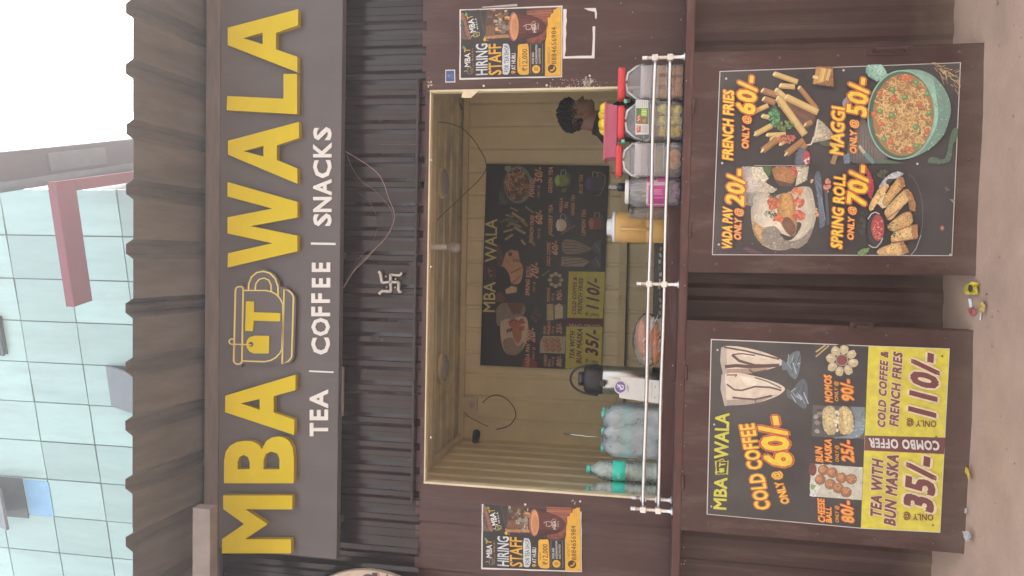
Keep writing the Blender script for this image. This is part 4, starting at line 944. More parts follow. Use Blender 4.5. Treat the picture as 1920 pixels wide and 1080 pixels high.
    cv.line([(415,420),(450,415),(478,395),(474,365),(440,368),(412,380)], 7, (216,200,140), True); cv.line([(385,415),(400,400),(412,405)], 6, LW); cv.ell((446,393), 16, 16, (120,130,60), 12)
    cv.text('MBA', (1116,366), (1112,262), 34, (226,216,206), .015); cv.text('T', (1112,258), (1110,232), 36, (226,160,110), .01); cv.text('WALA', (1145,335), (1143,265), 16, (206,190,176), .005)
    cv.line([(1000,335),(1040,335),(1062,315),(1062,290),(1040,278),(1000,278)], 6, (226,216,206), True); cv.line([(970,300),(990,285)], 6, (226,216,206)); cv.line([(1070,350),(1075,300),(1060,262)], 5, (226,216,206))
    cv.ell((536,448), 17, 20, GOLD, 14); cv.ell((570,458), 6, 6, GOLD, 8)
    cv.flush('lettering', t, M['prntm'])
    return t
hiring('staff hiring poster on the flat panel right of the window, below a small blue sticker', KA, QA, -.0145, None)
hiring('staff hiring poster alone on the ribbed panel left of the window', KB, QB, -.0105, to_b)
# tape and torn paper round the right poster
mpA = pix(-.0137, KA)
def scrap(loops, name, label, cat, mt, y0=-.0140, y1=-.0123):
    ls = [[mpA(*p) for p in l] for l in loops]; q = MB()
    for l in ls: q.prism([l], y0, y1)
    return tag(q.build(name, mt), label, cat)
scrap([[(505,86),(503,76),(700,60),(895,44),(902,68),(700,78)]], 'paper_strip', 'torn grey paper strip sticking out beside the right hiring poster', 'paper scrap', M['plaster'])
scrap([[(1412,658),(1416,108),(1425,100),(1455,106),(1450,180),(1457,230),(1446,300),(1452,380),(1442,450),(1447,560),(1432,632),(1440,634),(1600,628),(1738,626),(1742,560),(1750,420),(1746,300),(1776,296),(1772,500),(1768,655)],
       [(1650,92),(1782,90),(1796,150),(1788,216),(1776,200),(1770,130),(1700,118)]], 'torn_poster', 'white paper border left from a torn-off poster below the right hiring poster', 'torn poster', M['paper'])
st_ = thing('sticker', 'small blue sticker with white border above the right hiring poster', 'sticker', tuple(at(844, 143, -.013)))
q = MB(); q.prism([[mpA(*p) for p in ((90,928),(202,926),(199,783),(91,785))]], -.0140, -.0125); q.build('sheet', M['paper'], st_)
cv = Canvas(mpA, -.0140); cv.poly([(98,918),(193,916),(190,794),(99,796)], (58,86,142)); cv.ell((130,855), 16, 20, (110,134,180), 14)
for k in range(3): cv.line([(155+k*12, 890), (155+k*12, 825+k*6)], 4, (120,142,186))
cv.flush('lettering', st_, M['prntm'])

# ------------------------------------------------------------------ menu board inside
YM = YB-.030
K7, K8 = Crop(880, 290, 5.143), Crop(880, 490, 4.91)
mb_c = [K8(100,955), K8(885,990), K8(1215,960), (1128,600), K7(1348,108), K7(165,88)]
ident = Crop(0, 0, 1)
t, cv = poster_base('menu_board', 'large black menu board with yellow combo panels hung on the back wall inside', [K8(100,955), K8(885,992), K8(1218,962), K7(1348,108), K7(165,88)], YM, ident, None, 'blackpl', 'menu board', .006)
def px_(K, pts): return [K(*p) for p in pts]
DIMW = (196,190,180)
cv.poly(px_(K8, [(915,92),(1250,98),(1230,527),(900,520)]), (208,206,104)); cv.poly(px_(K8, [(892,600),(1226,605),(1214,958),(884,988)]), (208,206,104)); cv.poly(px_(K8, [(900,522),(1230,529),(1226,603),(892,598)]), (104,58,58)); cv.flush('combo_panel', t, M['prntm'])
sub(cv, K7, YM); cv.gain = 1.28
cv.poly([(290,480),(335,110),(620,100),(715,160),(640,250),(560,480)], (40,48,46)); cv.ell((470,290), 135, 180, (96,110,100), 26); cv.ell((462,290), 118, 158, (70,52,44), 24)
cv.begin()
for _ in range(110):
    a = random.uniform(0, 6.283); q = math.sqrt(random.random()); c_ = (462+108*q*math.cos(a), 290+146*q*math.sin(a)); a0 = random.uniform(0, 6.28)
    cv.line([(c_[0]+14*math.cos(a0+i*.8), c_[1]+14*math.sin(a0+i*.8)) for i in range(5)], 7, random.choice([(150,120,92),(128,98,76),(170,138,106),(88,64,52)]))
cv.end()
cv.poly([(340,140),(345,110),(400,110),(410,150),(370,170)], (110,126,116)); cv.poly([(288,350),(300,352),(330,400),(365,480),(290,480)], (70,70,68)); cv.flush('noodle_bowl_picture', t, M['prntm'])
for a, b, w_ in (((300,650),(400,610),16),((330,745),(420,720),18),((395,510),(470,545),20),((410,560),(530,640),26),((350,580),(420,600),18),((380,650),(500,700),24),((345,820),(420,770),22),((430,700),(540,760),24),((360,690),(470,640),16),((500,820),(540,870),22),((480,610),(560,690),24),((540,500),(620,560),18),((600,830),(630,880),24)): cv.line([a, b], w_, random.choice([(120,106,84),(96,80,66),(140,124,98)]))
scatter(cv, (400,640), 50, 60, 16, 12, [(60,80,60),(80,96,70)]); cv.flush('fries_picture', t, M['prntm'])
for cx_, cy_, rx, ry, cc in ((890,250,72,58,(104,124,70)),(885,680,52,60,(176,166,150)),(1215,665,70,62,(116,70,62)),(1195,280,84,70,(62,62,84))):
    cv.ell((cx_+55, cy_-10), 40, ry*1.2, (64,74,70), 18); cv.ell((cx_, cy_), rx, ry, cc, 20); cv.ell((cx_-rx*.55, cy_), rx*.3, ry*.95, tuple(min(255, int(c*1.35)) for c in cc), 16); cv.line([(cx_-10, cy_-ry), (cx_, cy_-ry-45), (cx_+40, cy_-ry-40), (cx_+40, cy_-ry+4)], 8, (140,150,146))
cv.line([(1225,180),(1260,170),(1310,210),(1305,290),(1260,390),(1225,395)], 8, (120,130,136)); cv.ell((1180,660), 22, 32, (150,110,92)); cv.line([(880,770),(960,720),(1020,680)], 14, (110,96,84)); cv.poly([(890,330),(945,320),(930,365),(890,360)], (84,106,66)); cv.flush('tea_cup_picture', t, M['prntm'])
cv.poly([(890,815),(1010,820),(1160,890),(1180,915),(1100,950),(895,970)], (128,120,112)); cv.poly([(890,985),(1060,985),(1160,1030),(1100,1080),(885,1075)], (134,126,118))
for k in range(8): cv.line([(900, 840+k*32), (1040, 850+k*28), (1150, 900+k*18)], 7, (50,42,42))
for cy_ in (890, 1030): cv.poly([(1170,cy_+10),(1210,cy_-50),(1270,cy_-70),(1265,cy_+70),(1215,cy_+60)], (74,84,90)); cv.line([(1215,cy_-30),(1260,cy_+40)], 6, (130,140,146))
cv.flush('cold_coffee_picture', t, M['prntm'])
cv.poly([(262,880),(290,860),(330,1000),(300,1080),(268,1080)], (74,44,52)); cv.poly([(350,950),(400,915),(470,930),(500,1080),(310,1080)], (150,122,96)); cv.ell((395,960), 18, 22, (50,44,42)); cv.poly([(420,1000),(490,1010),(490,1080),(420,1080)], (120,94,74))
sub(cv, K8, YM)
cv.poly([(290,20),(480,0),(500,90),(470,210),(385,215),(370,110)], (160,130,100)); cv.line([(380,110),(480,60)], 10, (96,68,54)); cv.line([(385,215),(470,130)], 8, (96,68,54)); cv.poly([(330,260),(390,225),(440,240),(435,285),(340,300)], (170,146,116)); cv.poly([(250,290),(300,285),(330,340),(320,375),(245,375)], (84,58,52)); cv.flush('spring_roll_picture', t, M['prntm'])
cv.poly([(244,378),(510,384),(520,460),(480,520),(300,590),(250,600)], (112,106,100)); cv.poly([(345,380),(505,385),(470,480),(400,490)], (92,60,54))
cv.poly([(280,560),(330,530),(400,525),(470,505),(530,510),(548,620),(540,720),(480,830),(420,870),(330,850),(290,740)], (164,152,138)); cv.poly([(300,720),(400,690),(440,800),(520,720),(480,830),(420,870),(330,850)], (122,108,98)); cv.poly([(390,590),(420,530),(470,545),(490,700),(440,770),(400,690)], (140,96,74)); scatter(cv, (400,570), 35, 40, 20, 14, [(150,80,70),(110,66,56)]); scatter(cv, (480,580), 25, 60, 20, 14, [(156,84,72),(120,70,60)]); scatter(cv, (380,640), 40, 30, 12, 10, [(56,56,52)]); scatter(cv, (610,500), 40, 70, 22, 16, [(56,50,52),(84,60,62)]); cv.poly([(480,970),(500,900),(560,880),(620,930),(630,975)], (112,52,56)); cv.flush('filled_bun_picture', t, M['prntm'])
cv.poly([(712,390),(895,395),(890,530),(705,545)], (74,80,78)); cv.poly([(715,395),(770,390),(775,540),(718,545)], (156,146,112)); cv.poly([(785,410),(830,385),(862,420),(860,520),(790,530)], (172,162,138)); cv.flush('buttered_bun_picture', t, M['prntm'])
cv.poly([(682,685),(888,692),(880,850),(648,842),(652,740)], (150,144,132))
for k in range(9): cv.ell((700+(k % 3)*55+8*(k//3), 725+(k//3)*42), 27, 24, (130,96,80), 12, 0, .1); cv.ell((695+(k % 3)*55+8*(k//3), 720+(k//3)*42), 14, 12, (160,120,98), 10)
cv.flush('cheese_ball_picture', t, M['prntm'])
cv.line([(670,132),(742,82)], 6, (150,140,124))
for k in range(8): a = k*.785; cv.ell((795+52*math.cos(a), 172+56*math.sin(a)), 20, 18, (156,150,132), 10, 0, .12)
cv.ell((795,172), 28, 28, (84,46,46), 14); cv.flush('dumpling_picture', t, M['prntm'])
cv.gain = 1.0; CREAM = (222,208,140)
cv.text('MBA', (236,466), (240,190), 106, CREAM, .012)
for pts, cl in (([(145,160),(225,165),(235,60),(150,45)],1),([(150,170),(150,40)],0),([(240,150),(236,70)],0)): cv.line(pts, 7, (128,64,70), bool(cl))
cv.line([(175,60),(178,110)], 14, (150,100,90)); cv.line([(178,85),(215,88)], 14, (150,100,90)); cv.poly([(180,120),(215,120),(215,145),(190,147)], (150,100,90))
DO = (222,176,148)
for st, b0, b1, cp in (('VADA PAV',(552,975),(560,760),36),('20/-',(602,745),(608,620),70),('SPRING ROLL',(552,318),(562,45),36),('70/-',(632,160),(640,20),68),('CHEESE',(712,968),(715,862),26),('BALL',(745,968),(747,900),22),('80/-',(848,970),(852,872),46),('BUN',(705,668),(707,600),24),('MASKA',(745,675),(748,555),28),('25/-',(848,668),(852,572),48),('MOMOS',(742,372),(745,245),28),('90/-',(850,364),(854,265),48)): cv.text(st, b0, b1, cp, DO, .03, .2, 1.04, ((.03, (128,84,72)),))
for b0, b1 in (((600,905),(602,790)),((605,285),(606,190)),((778,965),(780,880)),((778,670),(780,600)),((776,368),(778,295))): cv.text('ONLY @', b0, b1, 20, DO, .012, .2)
M3 = (98,42,46); W3 = ((.045, (214,206,140)),)
for st, b0, b1, cp in (('COLD COFFEE &',(980,492),(990,150),34),('FRENCH FRIES',(1035,485),(1048,160),38),('110/-',(1188,440),(1200,170),110),('TEA WITH',(965,905),(972,650),42),('BUN MASKA',(1030,940),(1042,622),46),('35/-',(1180,868),(1190,645),110)): cv.text(st, b0, b1, cp, M3, .036, .2, 1.1, W3)
cv.text('ONLY @', (1195,482), (1068,474), 24, M3, .015); cv.text('ONLY @', (1188,915), (1068,905), 24, M3, .015); cv.text('COMBO OFFER', (1208,585), (916,575), 36, (206,196,170), .018, -.12)
sub(cv, K7, YM)
cv.text('WALA', (262,1035), (268,622), 110, CREAM, .012)
for st, b0, b1, cp in (('MAGGI',(625,410),(632,238),46),('50/-',(700,268),(706,128),70),('FRENCH FRIES',(612,855),(625,590),34),('60/-',(700,675),(708,545),66),('GREEN TEA',(798,372),(805,120),36),('JAGGERY TEA',(798,785),(806,485),36),('MASALA',(898,560),(902,418),30),('TEA',(950,522),(953,455),30),('GINGER TEA',(1012,590),(1018,390),30),('BLUE TEA',(1090,378),(1096,195),32),('LEMON TEA',(1118,780),(1124,530),36),('COLD COFFEE',(778,1078),(784,850),32),('60/-',(850,970),(856,835),56)): cv.text(st, b0, b1, cp, DO, .03, .2, 1.04, ((.03, (128,84,72)),))
for b0, b1 in (((678,412),(680,300)),((680,812),(682,715))): cv.text('ONLY @', b0, b1, 22, DO, .012, .2)
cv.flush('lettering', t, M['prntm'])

# ------------------------------------------------------------------ emblem and round sign
K9 = Crop(680, 480, 10.8)
em = thing('wall_emblem', 'small raised grey Hindu emblem with four dots on the dark band above the window', 'emblem', tuple(at(732, 530, -.02)))
for pts, w_ in (([(392,542),(470,532),(555,525),(640,530),(720,532)],44),([(562,368),(560,440),(558,525),(562,620),(565,722)],44),([(392,545),(372,470),(362,400),(350,345),(318,312)],46),([(562,375),(650,388),(735,392),(768,375),(782,340)],42),([(720,530),(722,610),(718,680),(738,722),(780,728)],48),([(566,722),(470,715),(385,712),(352,740),(325,772)],46)):
    rib_stroke(K9, pts, w_, False, 'arm', -.034, -.021, M['emblem'], em)
for p in ((470,415),(665,465),(485,630),(655,635)):
    s = MB(); s.smooth = True; c_ = at(*K9(*p), -.022); s.ball(c_, .0050, .004, .0050, 10, 6); s.build('dot', M['emblem'], em)
c_ = at(693, 1249, -.115); rad = (at(693, 1069.5, -.115)-c_).length
rs = thing('round_sign', 'round cream sign with dark emblem peeping in under the long sign at the left edge', 'sign', tuple(c_))
s = MB(); n = 64; s.prism([[(c_.x+rad*math.cos(2*math.pi*k/n), c_.z+rad*math.sin(2*math.pi*k/n)) for k in range(n)]], -.115, -.09); s.build('disc', mat('cream_disc', (.50, .42, .33), .5), rs)
s = MB(); s.box((c_.x-.02, -.089, c_.z-.02), (c_.x+.02, -.025, c_.z+.02)); s.build('bracket', M['dark'], rs)
cv = Canvas(pix(-.115, ident), -.115)
cv.ell((690,1083), 11, 7, (58,54,54), 16); cv.poly([(697,1074),(707,1073),(709,1086),(700,1086)], (58,54,54)); cv.poly([(723,1080),(727,1075),(729,1082)], (110,90,76)); cv.line([(708,1073),(712,1082)], 3, (186,110,90)); cv.flush('emblem', rs, M['prntm'])
# slat hanging under the sign and loose wiring
a, b = at(640, 688, -.10), at(643, 780, -.10)
s = MB(); s.box((b.x, -.11, a.z-.012), (a.x, -.09, a.z+.006)); tag(s.build('wooden_slat', M['beam'], None, .002), 'short pale wooden slat tucked under the lower edge of the long sign', 'slat')
def cable(pts, r, Y0, Y1, mt, label, cat='wire', group=None, par=None, nm='wire'):
    P = []; n = len(pts)
    for i, p in enumerate(pts): P.append(at(p[0], p[1], Y0+(Y1-Y0)*math.sin(math.pi*i/max(n-1, 1))))
    # smooth by Catmull-Rom
    Q = []
    for i in range(n-1):
        p0, p1, p2, p3 = P[max(i-1, 0)], P[i], P[i+1], P[min(i+2, n-1)]
        for k in range(4):
            t_ = k/4; Q.append(.5*((2*p1)+(p2-p0)*t_+(2*p0-5*p1+4*p2-p3)*t_*t_+(3*p1-p0-3*p2+p3)*t_**3))
    Q.append(P[-1]); s = MB(); s.smooth = True; s.tube(Q, r, 6); o = s.build(nm, mt, par)
    if par is None: tag(o, label, cat, group)
    return o
cable([(644,540),(662,510),(684,488),(702,468),(718,452),(732,432),(739,412),(738,395),(728,370),(720,345),(708,325),(690,310),(668,296),(648,284)], .0020, -.10, -.06, M['wire_p'], 'dusty pink wire looping down below the long sign')
cable([(646,534),(668,500),(690,478),(712,458),(730,436),(736,415),(733,392),(716,372),(700,355),(680,342),(662,318),(650,290)], .0017, -.10, -.055, M['wire_b'], 'thin brown wire looping beside the pink wire below the long sign')
cable([(648,525),(670,488),(695,460),(707,430),(706,405),(690,375),(672,362)], .0015, -.10, -.05, M['wire'], 'thin dark wire hanging in the smallest loop below the long sign')
# ------------------------------------------------------------------ guard rail on the ledge
YR = -.195
rail = thing('guard_rail', 'two-bar chrome guard rail on four short posts along the serving ledge', 'rail', tuple(at(1270, 540, YR)))
def z_at(px, py, Y): return at(px, py, Y).z
zt, zu, zl = z_at(1217-29, 533, YR), z_at(1217, 533, YR), z_at(1245.5, 533, YR)
zt = z_at(1194, 533, YR)
def post(x, Y, nm='post'):
    s = MB(); s.smooth = True
    H = zt-Z_LEDGE1
    s.lathe([(.017, 0), (.017, .004), (.010, .008), (.0075, .02), (.0075, H-.02), (.009, H-.018), (.009, H-.012), (.006, H-.010), (.0085, H-.005), (.0085, H), (.004, H+.003)], (x, Y, Z_LEDGE1), 14)
    o = s.build(nm, M['fitting'], rail)
    for z in (zu, zl):
        c = MB(); c.box((x-.0125, Y-.0125, z-.0125), (x+.0125, Y+.0125, z+.0125)); c.build('clamp', M['fitting'], o, .003)
xs_p = [at(1240, 957.5, YR).x, at(1240, 533, YR).x, at(1240, 108, YR).x]
for x in xs_p: post(x, YR)
YR2 = -.06; xr = at(1225, 935.5, YR2).x; post(xr, YR2)
for z in (zu, zl):
    s = MB(); s.smooth = True
    n = 18; s.tube([(xs_p[0]+(xs_p[2]-xs_p[0])*k/n, YR+.002*math.sin(k*1.3), z+.0016*math.sin(k*.9+z*50)) for k in range(n+1)], .0082, 12); s.build('bar', M['chrome'], rail)
    s = MB(); s.smooth = True; s.tube([(xs_p[0], YR, z), (xr, YR2, z)], .0065, 10); s.build('bar', M['chrome'], rail)

# ------------------------------------------------------------------ clear snack boxes on the ledge
YBX = -.095                              # box front at about -.16
LIDS = []
def cube_jar(label, y_left, y_right, top, lid, x_lid, liner=None, latch=False):
    """squarish clear jar: y_* are photo rows of its sides, top/lid photo columns"""
    yf = -.165; a, b = at(1230, y_left, yf), at(1230, y_right, yf); xc = (a.x+b.x)/2; hw = (b.x-a.x)/2
    zb = Z_LEDGE1+.001; zs = z_at(top, (y_left+y_right)/2, yf); zl0 = z_at(lid[1], (y_left+y_right)/2, yf+.02); zl1 = z_at(lid[0], (y_left+y_right)/2, yf+.02)
    cy = yf+.062; t = thing('snack_jar', label, 'jar', (xc, cy, zb), 'squarish snack jars behind the rail')
    h = zs-zb; s = MB(); s.smooth = True; k = .062/hw
    s.lathe([(hw*.90, .0), (hw*.97, .006), (hw*.97, h*.30), (hw*.955, h*.33), (hw*.97, h*.36), (hw*.97, h*.62), (hw*.955, h*.64), (hw*.97, h*.67), (hw, h*.74), (hw, h*.80), (hw*.93, h*.90), (hw*.80, h), (hw*.72, h+.012), (hw*.72, zl0-zb)], (xc, cy, zb), 32, 1, k, 5)
    s.build('body', M['clear'], t)
    l = MB(); l.smooth = True; H = zl1-zl0
    l.lathe([(hw*.84, 0), (hw*.90, .003), (hw*.90, H-.005), (hw*.86, H-.001), (hw*.80, H)], (xc+x_lid, cy, zl0), 32, 1, k, 4); l.build('lid', M['redpl'], t)
    rg = MB(); rg.smooth = True
    for q_ in (.345, .65, .77):
        n_ = 40; pp = []
        for i in range(n_+1):
            a_ = 2*math.pi*i/n_; ca, sa = math.cos(a_), math.sin(a_); qq = (abs(ca)**5+abs(sa)**5)**(-1/5); pp.append((xc+hw*.985*qq*ca, cy+hw*.985*k*qq*sa, zb+h*q_))
        rg.tube(pp, .0016, 5)
    rg.build('ridges', M['handle'], t)  # pale rings on the ridges, their bright highlights put into the colour
    hd = MB(); hd.smooth = True
    for sx in (-1, 1):
        hd.tube([(xc+sx*hw*.98, cy-.035, zb+h*.80), (xc+sx*hw*.86, cy-.040, zb+h*.95), (xc+sx*hw*.50, cy-.045, zl0-.012), (xc+sx*hw*.08, cy-.047, zl0-.006)], .0052, 8)
    hd.build('handle', M['handle'], t)
    if liner:
        q = MB(); q.box((xc-hw*.88, yf+.012, zb+h*liner[0]), (xc+hw*.88, yf+.0135, zb+h*liner[1])); q.build('liner', mat('liner_paper', (.74, .69, .72), .7, var=.06), t)
    if latch:
        q = MB(); q.box((xc+hw*.93, cy-.05, zl0-.010), (xc+hw*1.12, cy-.025, zl0+.004)); q.build('latch', M['teal'], t, .003)
    LIDS.append(zl1); return xc, cy, hw, zb, h, t
jarA = cube_jar('squarish clear jar with red lid, filled with brown rusk cubes, nearest the right rail post', 186, 117, 1188, (1158.5, 1172), .000, (.50, .86))
jarB = cube_jar('squarish clear jar with red lid and green picture label, holding shiny yellow packets', 261, 188, 1186, (1158, 1170.5), -.003, None, True)
jarC = cube_jar('squarish clear jar with red lid and pale paper inside, almost empty, below the pink tray', 332, 264, 1180, (1154.5, 1166), -.002, (.50, .90), True)
xc, cy, hw, zb, h, _ = jarA
n = 0
for lev in range(3):
    for i in range(3):
        for j in range(2):
            s = MB(); r = .019; s.box((-r, -r, -r*.8), (r, r, r*.8)); o = s.build('rusk_cube', M['cookie'], None, .004)
            o.location = (xc+(i-1)*hw*.60+random.uniform(-.003, .003), cy-.030+j*.052, zb+.020+lev*.034); o.rotation_euler = (random.uniform(-.12, .12), random.uniform(-.15, .15), random.uniform(-.25, .25))
            tag(o, 'brown toasted rusk cube packed inside the clear jar by the right rail post', 'rusk', 'rusk cubes in the jar')
for dx, dz, ry in ((-.3, .128, .2), (.35, .128, -.35), (-.1, .152, .7)):
    s = MB(); r = .018; s.box((-r, -r, -r*.8), (r, r, r*.8)); o = s.build('rusk_cube', M['cookie'], None, .004); o.location = (xc+hw*dx, cy-.028, zb+dz-.004); o.rotation_euler = (.2, ry, .3)
    tag(o, 'brown toasted rusk cube packed inside the clear jar by the right rail post', 'rusk', 'rusk cubes in the jar')
xc, cy, hw, zb, h, tB = jarB
for k in range(15):
    s = MB(); i, j = k % 3, k//3
    s.ball((0, 0, 0), .024, .013, .020, 8, 5, .28)
    o = s.build('sweet_packet', M['foil2'] if k % 4 else M['foil'], None); o.location = (xc+(i-1)*hw*.56+random.uniform(-.004, .004), cy-.034+.026*(j % 2), zb+.022+j*.0155); o.rotation_euler = (random.uniform(-.5, .2), random.uniform(-.6, .6), random.uniform(-.6, .6))
    tag(o, 'shiny yellow-green sweet packet in the jar with the green picture label', 'packet', 'yellow packets in the jar')
# label card inside jar B (front face)
mpB = pix(-.1660, Crop(1010, 90, 4.5))
cB = [mpB(*p) for p in ((816,732),(930,730),(925,440),(818,438))]
q = MB(); q.prism([cB], -.1690, -.1680); lb = q.build('label', M['paper'], tB)
cv = Canvas(mpB, -.1690)
cv.poly([(820,640),(925,645),(922,508),(822,508)], (52,118,56)); cv.poly([(822,730),(926,728),(926,648),(822,645)], (214,216,212)); cv.poly([(826,715),(862,712),(862,655),(826,655)], (186,54,62)); cv.line([(832,700),(845,685),(832,670),(850,660)], 5, WHT)
for k in range(4): cv.line([(872+k*14, 718), (872+k*14, 655)], 4, (120,124,124))
cv.ell((845,595), 18, 36, (190,40,44), 16); cv.line([(835,615),(852,600),(838,590),(852,572)], 6, WHT); cv.poly([(862,575),(912,580),(914,516),(868,512)], (170,200,70)); cv.line([(870,560),(905,560)], 5, WHT); cv.line([(870,540),(905,535)], 5, (230,236,200)); cv.ell((890,615), 22, 26, (150,84,50), 14); scatter(cv, (890,615), 16, 20, 10, 7, [(196,120,80),(110,60,40)])
cv.poly([(822,503),(924,505),(921,444),(824,444)], (206,212,208))
for k in range(6): cv.line([(830+k*16, 500), (830+k*16, 448)], 4, (150,164,156))
cv.flush('lettering', lb, M['prnt'])
xc, cy, hw, zb, h, _ = jarC
for dx, rz in ((.05, .2), (-.35, -.4)):
    s = MB(); s.smooth = True; s.lathe([(.001, -.006), (.026, -.005), (.028, 0), (.026, .005), (.001, .006)], (0, 0, 0), 16); o = s.build('biscuit', M['cookie'], None); o.location = (xc+hw*dx+.012, cy-.038, zb+.030); o.rotation_euler = (R(80), 0, rz)
    tag(o, 'round brown biscuit standing at the bottom of the almost empty clear jar', 'biscuit', 'biscuits in the almost empty jar')
s = MB(); s.smooth = True
for k in range(5): s.tube([(xc-hw*.7+random.uniform(0, .02), cy-.03+k*.012, zb+.012+k*.004), (xc, cy-.035+k*.012, zb+.018+k*.007), (xc+hw*.7, cy-.03+k*.012, zb+.014+k*.005)], .006, 6)
tag(s.build('wrapper_strips', M['milky'], None), 'crumpled clear wrapper strips lying in the almost empty jar', 'wrapper')

# pink tray over the lids, with yellow packets in it
a, b = at(1165, 297, -.07), at(1136, 196, -.07)
zt0, zt1 = max(LIDS)+.001, z_at(1134, 245, -.07)
tr = thing('pink_tray', 'deep pink plastic tray standing on the red jar lids', 'tray', ((a.x+b.x)/2, -.02, zt0))
s = MB(); x0_, x1_ = a.x, b.x; ym0, ym1 = -.085, .05; d = .006
O = [(x0_+d, ym0+d, zt0), (x1_-d, ym0+d, zt0), (x1_-d, ym1-d, zt0), (x0_+d, ym1-d, zt0), (x0_, ym0, zt1), (x1_, ym0, zt1), (x1_, ym1, zt1), (x0_, ym1, zt1)]
I = [(p[0]+(d if p[0] < (x0_+x1_)/2 else -d)*.7, p[1]+(d if p[1] < -.02 else -d)*.7, p[2]+(.004 if i < 4 else 0)) for i, p in enumerate(O)]
s.add(O+I, [(0,3,2,1),(0,1,5,4),(1,2,6,5),(2,3,7,6),(3,0,4,7),(8,9,10,11),(8,12,13,9),(9,13,14,10),(10,14,15,11),(11,15,12,8),(4,5,13,12),(5,6,14,13),(6,7,15,14),(7,4,12,15)])
s.build('tray_body', M['pinkpl'], tr)
s = MB(); e = .008
for (p0, p1) in (((x0_-e, ym0-e), (x1_+e, ym0-.0005)), ((x0_-e, ym1+.0005), (x1_+e, ym1+e)), ((x0_-e, ym0), (x0_-.0005, ym1)), ((x1_+.0005, ym0), (x1_+e, ym1))): s.box((p0[0], p0[1], zt1-.004), (p1[0], p1[1], zt1+.003))
s.build('rim', M['pinkpl'], tr)
for i in range(5):
    s = MB(); s.smooth = True; s.ball((0, 0, 0), .028, .011, .026, 12, 8, .08); p = at(1133, 205+i*9.5, -.02); o = s.build('snack_packet', M['foil'], None); o.location = (p.x, -.03+.018*(i % 3), zt1+.002+.006*(i % 2)); o.rotation_euler = (random.uniform(-.4, .1), random.uniform(-.3, .3), random.uniform(-.4, .4))
    tag(o, 'crinkled yellow snack packet heaped in the pink tray', 'packet', 'yellow packets in the pink tray')

# round jar with pink label
def zpx(px, py, Y): return at(px, py, Y).z
YJ = -.10; yf = YJ-.05
a, b = at(1230, 387.5, YJ), at(1230, 332, YJ); xc, rj = (a.x+b.x)/2, (b.x-a.x)/2; zb = Z_LEDGE1+.001
pj = thing('sweet_jar', 'round clear ribbed jar with bright pink label and lilac sweets at the bottom', 'jar', (xc, YJ, zb))
Hc = zpx(1180, 360, YJ)-zb; Hl = zpx(1172.5, 360, YJ)-zb
s = MB(); s.smooth = True; s.lathe([(rj*.86, 0), (rj*.98, .006), (rj*.98, Hc*.16), (rj*.95, Hc*.19), (rj*.985, Hc*.24), (rj*.985, Hc*.62), (rj, Hc*.66), (rj, Hc*.74), (rj*.96, Hc*.86), (rj*.84, Hc*.96), (rj*.76, Hc)], (xc, YJ, zb), 32); s.build('body', M['clear'], pj)
s = MB()
for k in range(26):
    an = 2*math.pi*k/26; s.tube([(xc+rj*.80*math.cos(an), YJ+rj*.80*math.sin(an), zb+Hc*.975), (xc+rj*.95*math.cos(an), YJ+rj*.95*math.sin(an), zb+Hc*.87), (xc+rj*1.0*math.cos(an), YJ+rj*1.0*math.sin(an), zb+Hc*.76)], .0022, 5)
s.build('shoulder_ribs', M['milky'], pj)
s = MB(); s.smooth = True; s.lathe([(rj*.80, 0), (rj*.82, .002), (rj*.82, Hl-Hc-.002), (rj*.78, Hl-Hc)], (xc, YJ, zb+Hc+.0005), 28); s.build('lid', M['whitepl'], pj)
lab = MB(); N = 28
zl0, zl1 = zpx(1249, 360, yf)-zb, zpx(1212, 360, yf)-zb
def jl(a0, a1, z0, z1, col, rr):
    lab.col = lin(col); m_ = 8
    for i in range(m_):
        p0 = math.pi*1.5+a0+(a1-a0)*i/m_; p1 = math.pi*1.5+a0+(a1-a0)*(i+1)/m_
        lab.add([(xc+rr*math.cos(p0), YJ+rr*math.sin(p0), zb+z0), (xc+rr*math.cos(p1), YJ+rr*math.sin(p1), zb+z0), (xc+rr*math.cos(p1), YJ+rr*math.sin(p1), zb+z1), (xc+rr*math.cos(p0), YJ+rr*math.sin(p0), zb+z1)], [(0, 1, 2, 3)])
Lh = zl1-zl0; rl = rj*1.0+.001
jl(-1.5, 1.5, zl0, zl1, (226,206,214), rl); jl(-1.5, -1.15, zl0, zl1, (206,70,150), rl+.0004); jl(-1.0, .35, zl0+Lh*.06, zl0+Lh*.9, (214,60,156), rl+.0004); jl(.62, 1.5, zl0, zl0+Lh*.45, (222,84,170), rl+.0004); jl(.62, 1.2, zl0+Lh*.7, zl0+Lh, (206,80,150), rl+.0004); jl(.75, 1.05, zl0+Lh*.50, zl0+Lh*.66, (70,84,150), rl+.0006)
for k in range(9): jl(-.9+k*.13, -.84+k*.13, zl0+Lh*random.uniform(.12, .3), zl0+Lh*random.uniform(.6, .85), random.choice([(236,150,206),(170,36,120)]), rl+.0008)
lab.build('label', M['prnt'], pj)
for k in range(16):
    s = MB(); s.smooth = True; s.ball((0, 0, 0), .014, .009, .009, 8, 5, .15); o = s.build('wrapped_sweet', M['candy'], None); an = random.uniform(0, 6.28); rr = rj*.62*math.sqrt(random.random())
    if k < 7: an = math.pi*1.5+(k-3)*.45; rr = rj*.78
    o.location = (xc+rr*math.cos(an), YJ+rr*math.sin(an), zb+.013+(k % 3)*.009); o.rotation_euler = (random.uniform(0, 3), random.uniform(0, 3), random.uniform(0, 3))
    tag(o, 'lilac wrapped sweet at the bottom of the jar with the pink label', 'sweet', 'lilac sweets in the round jar')

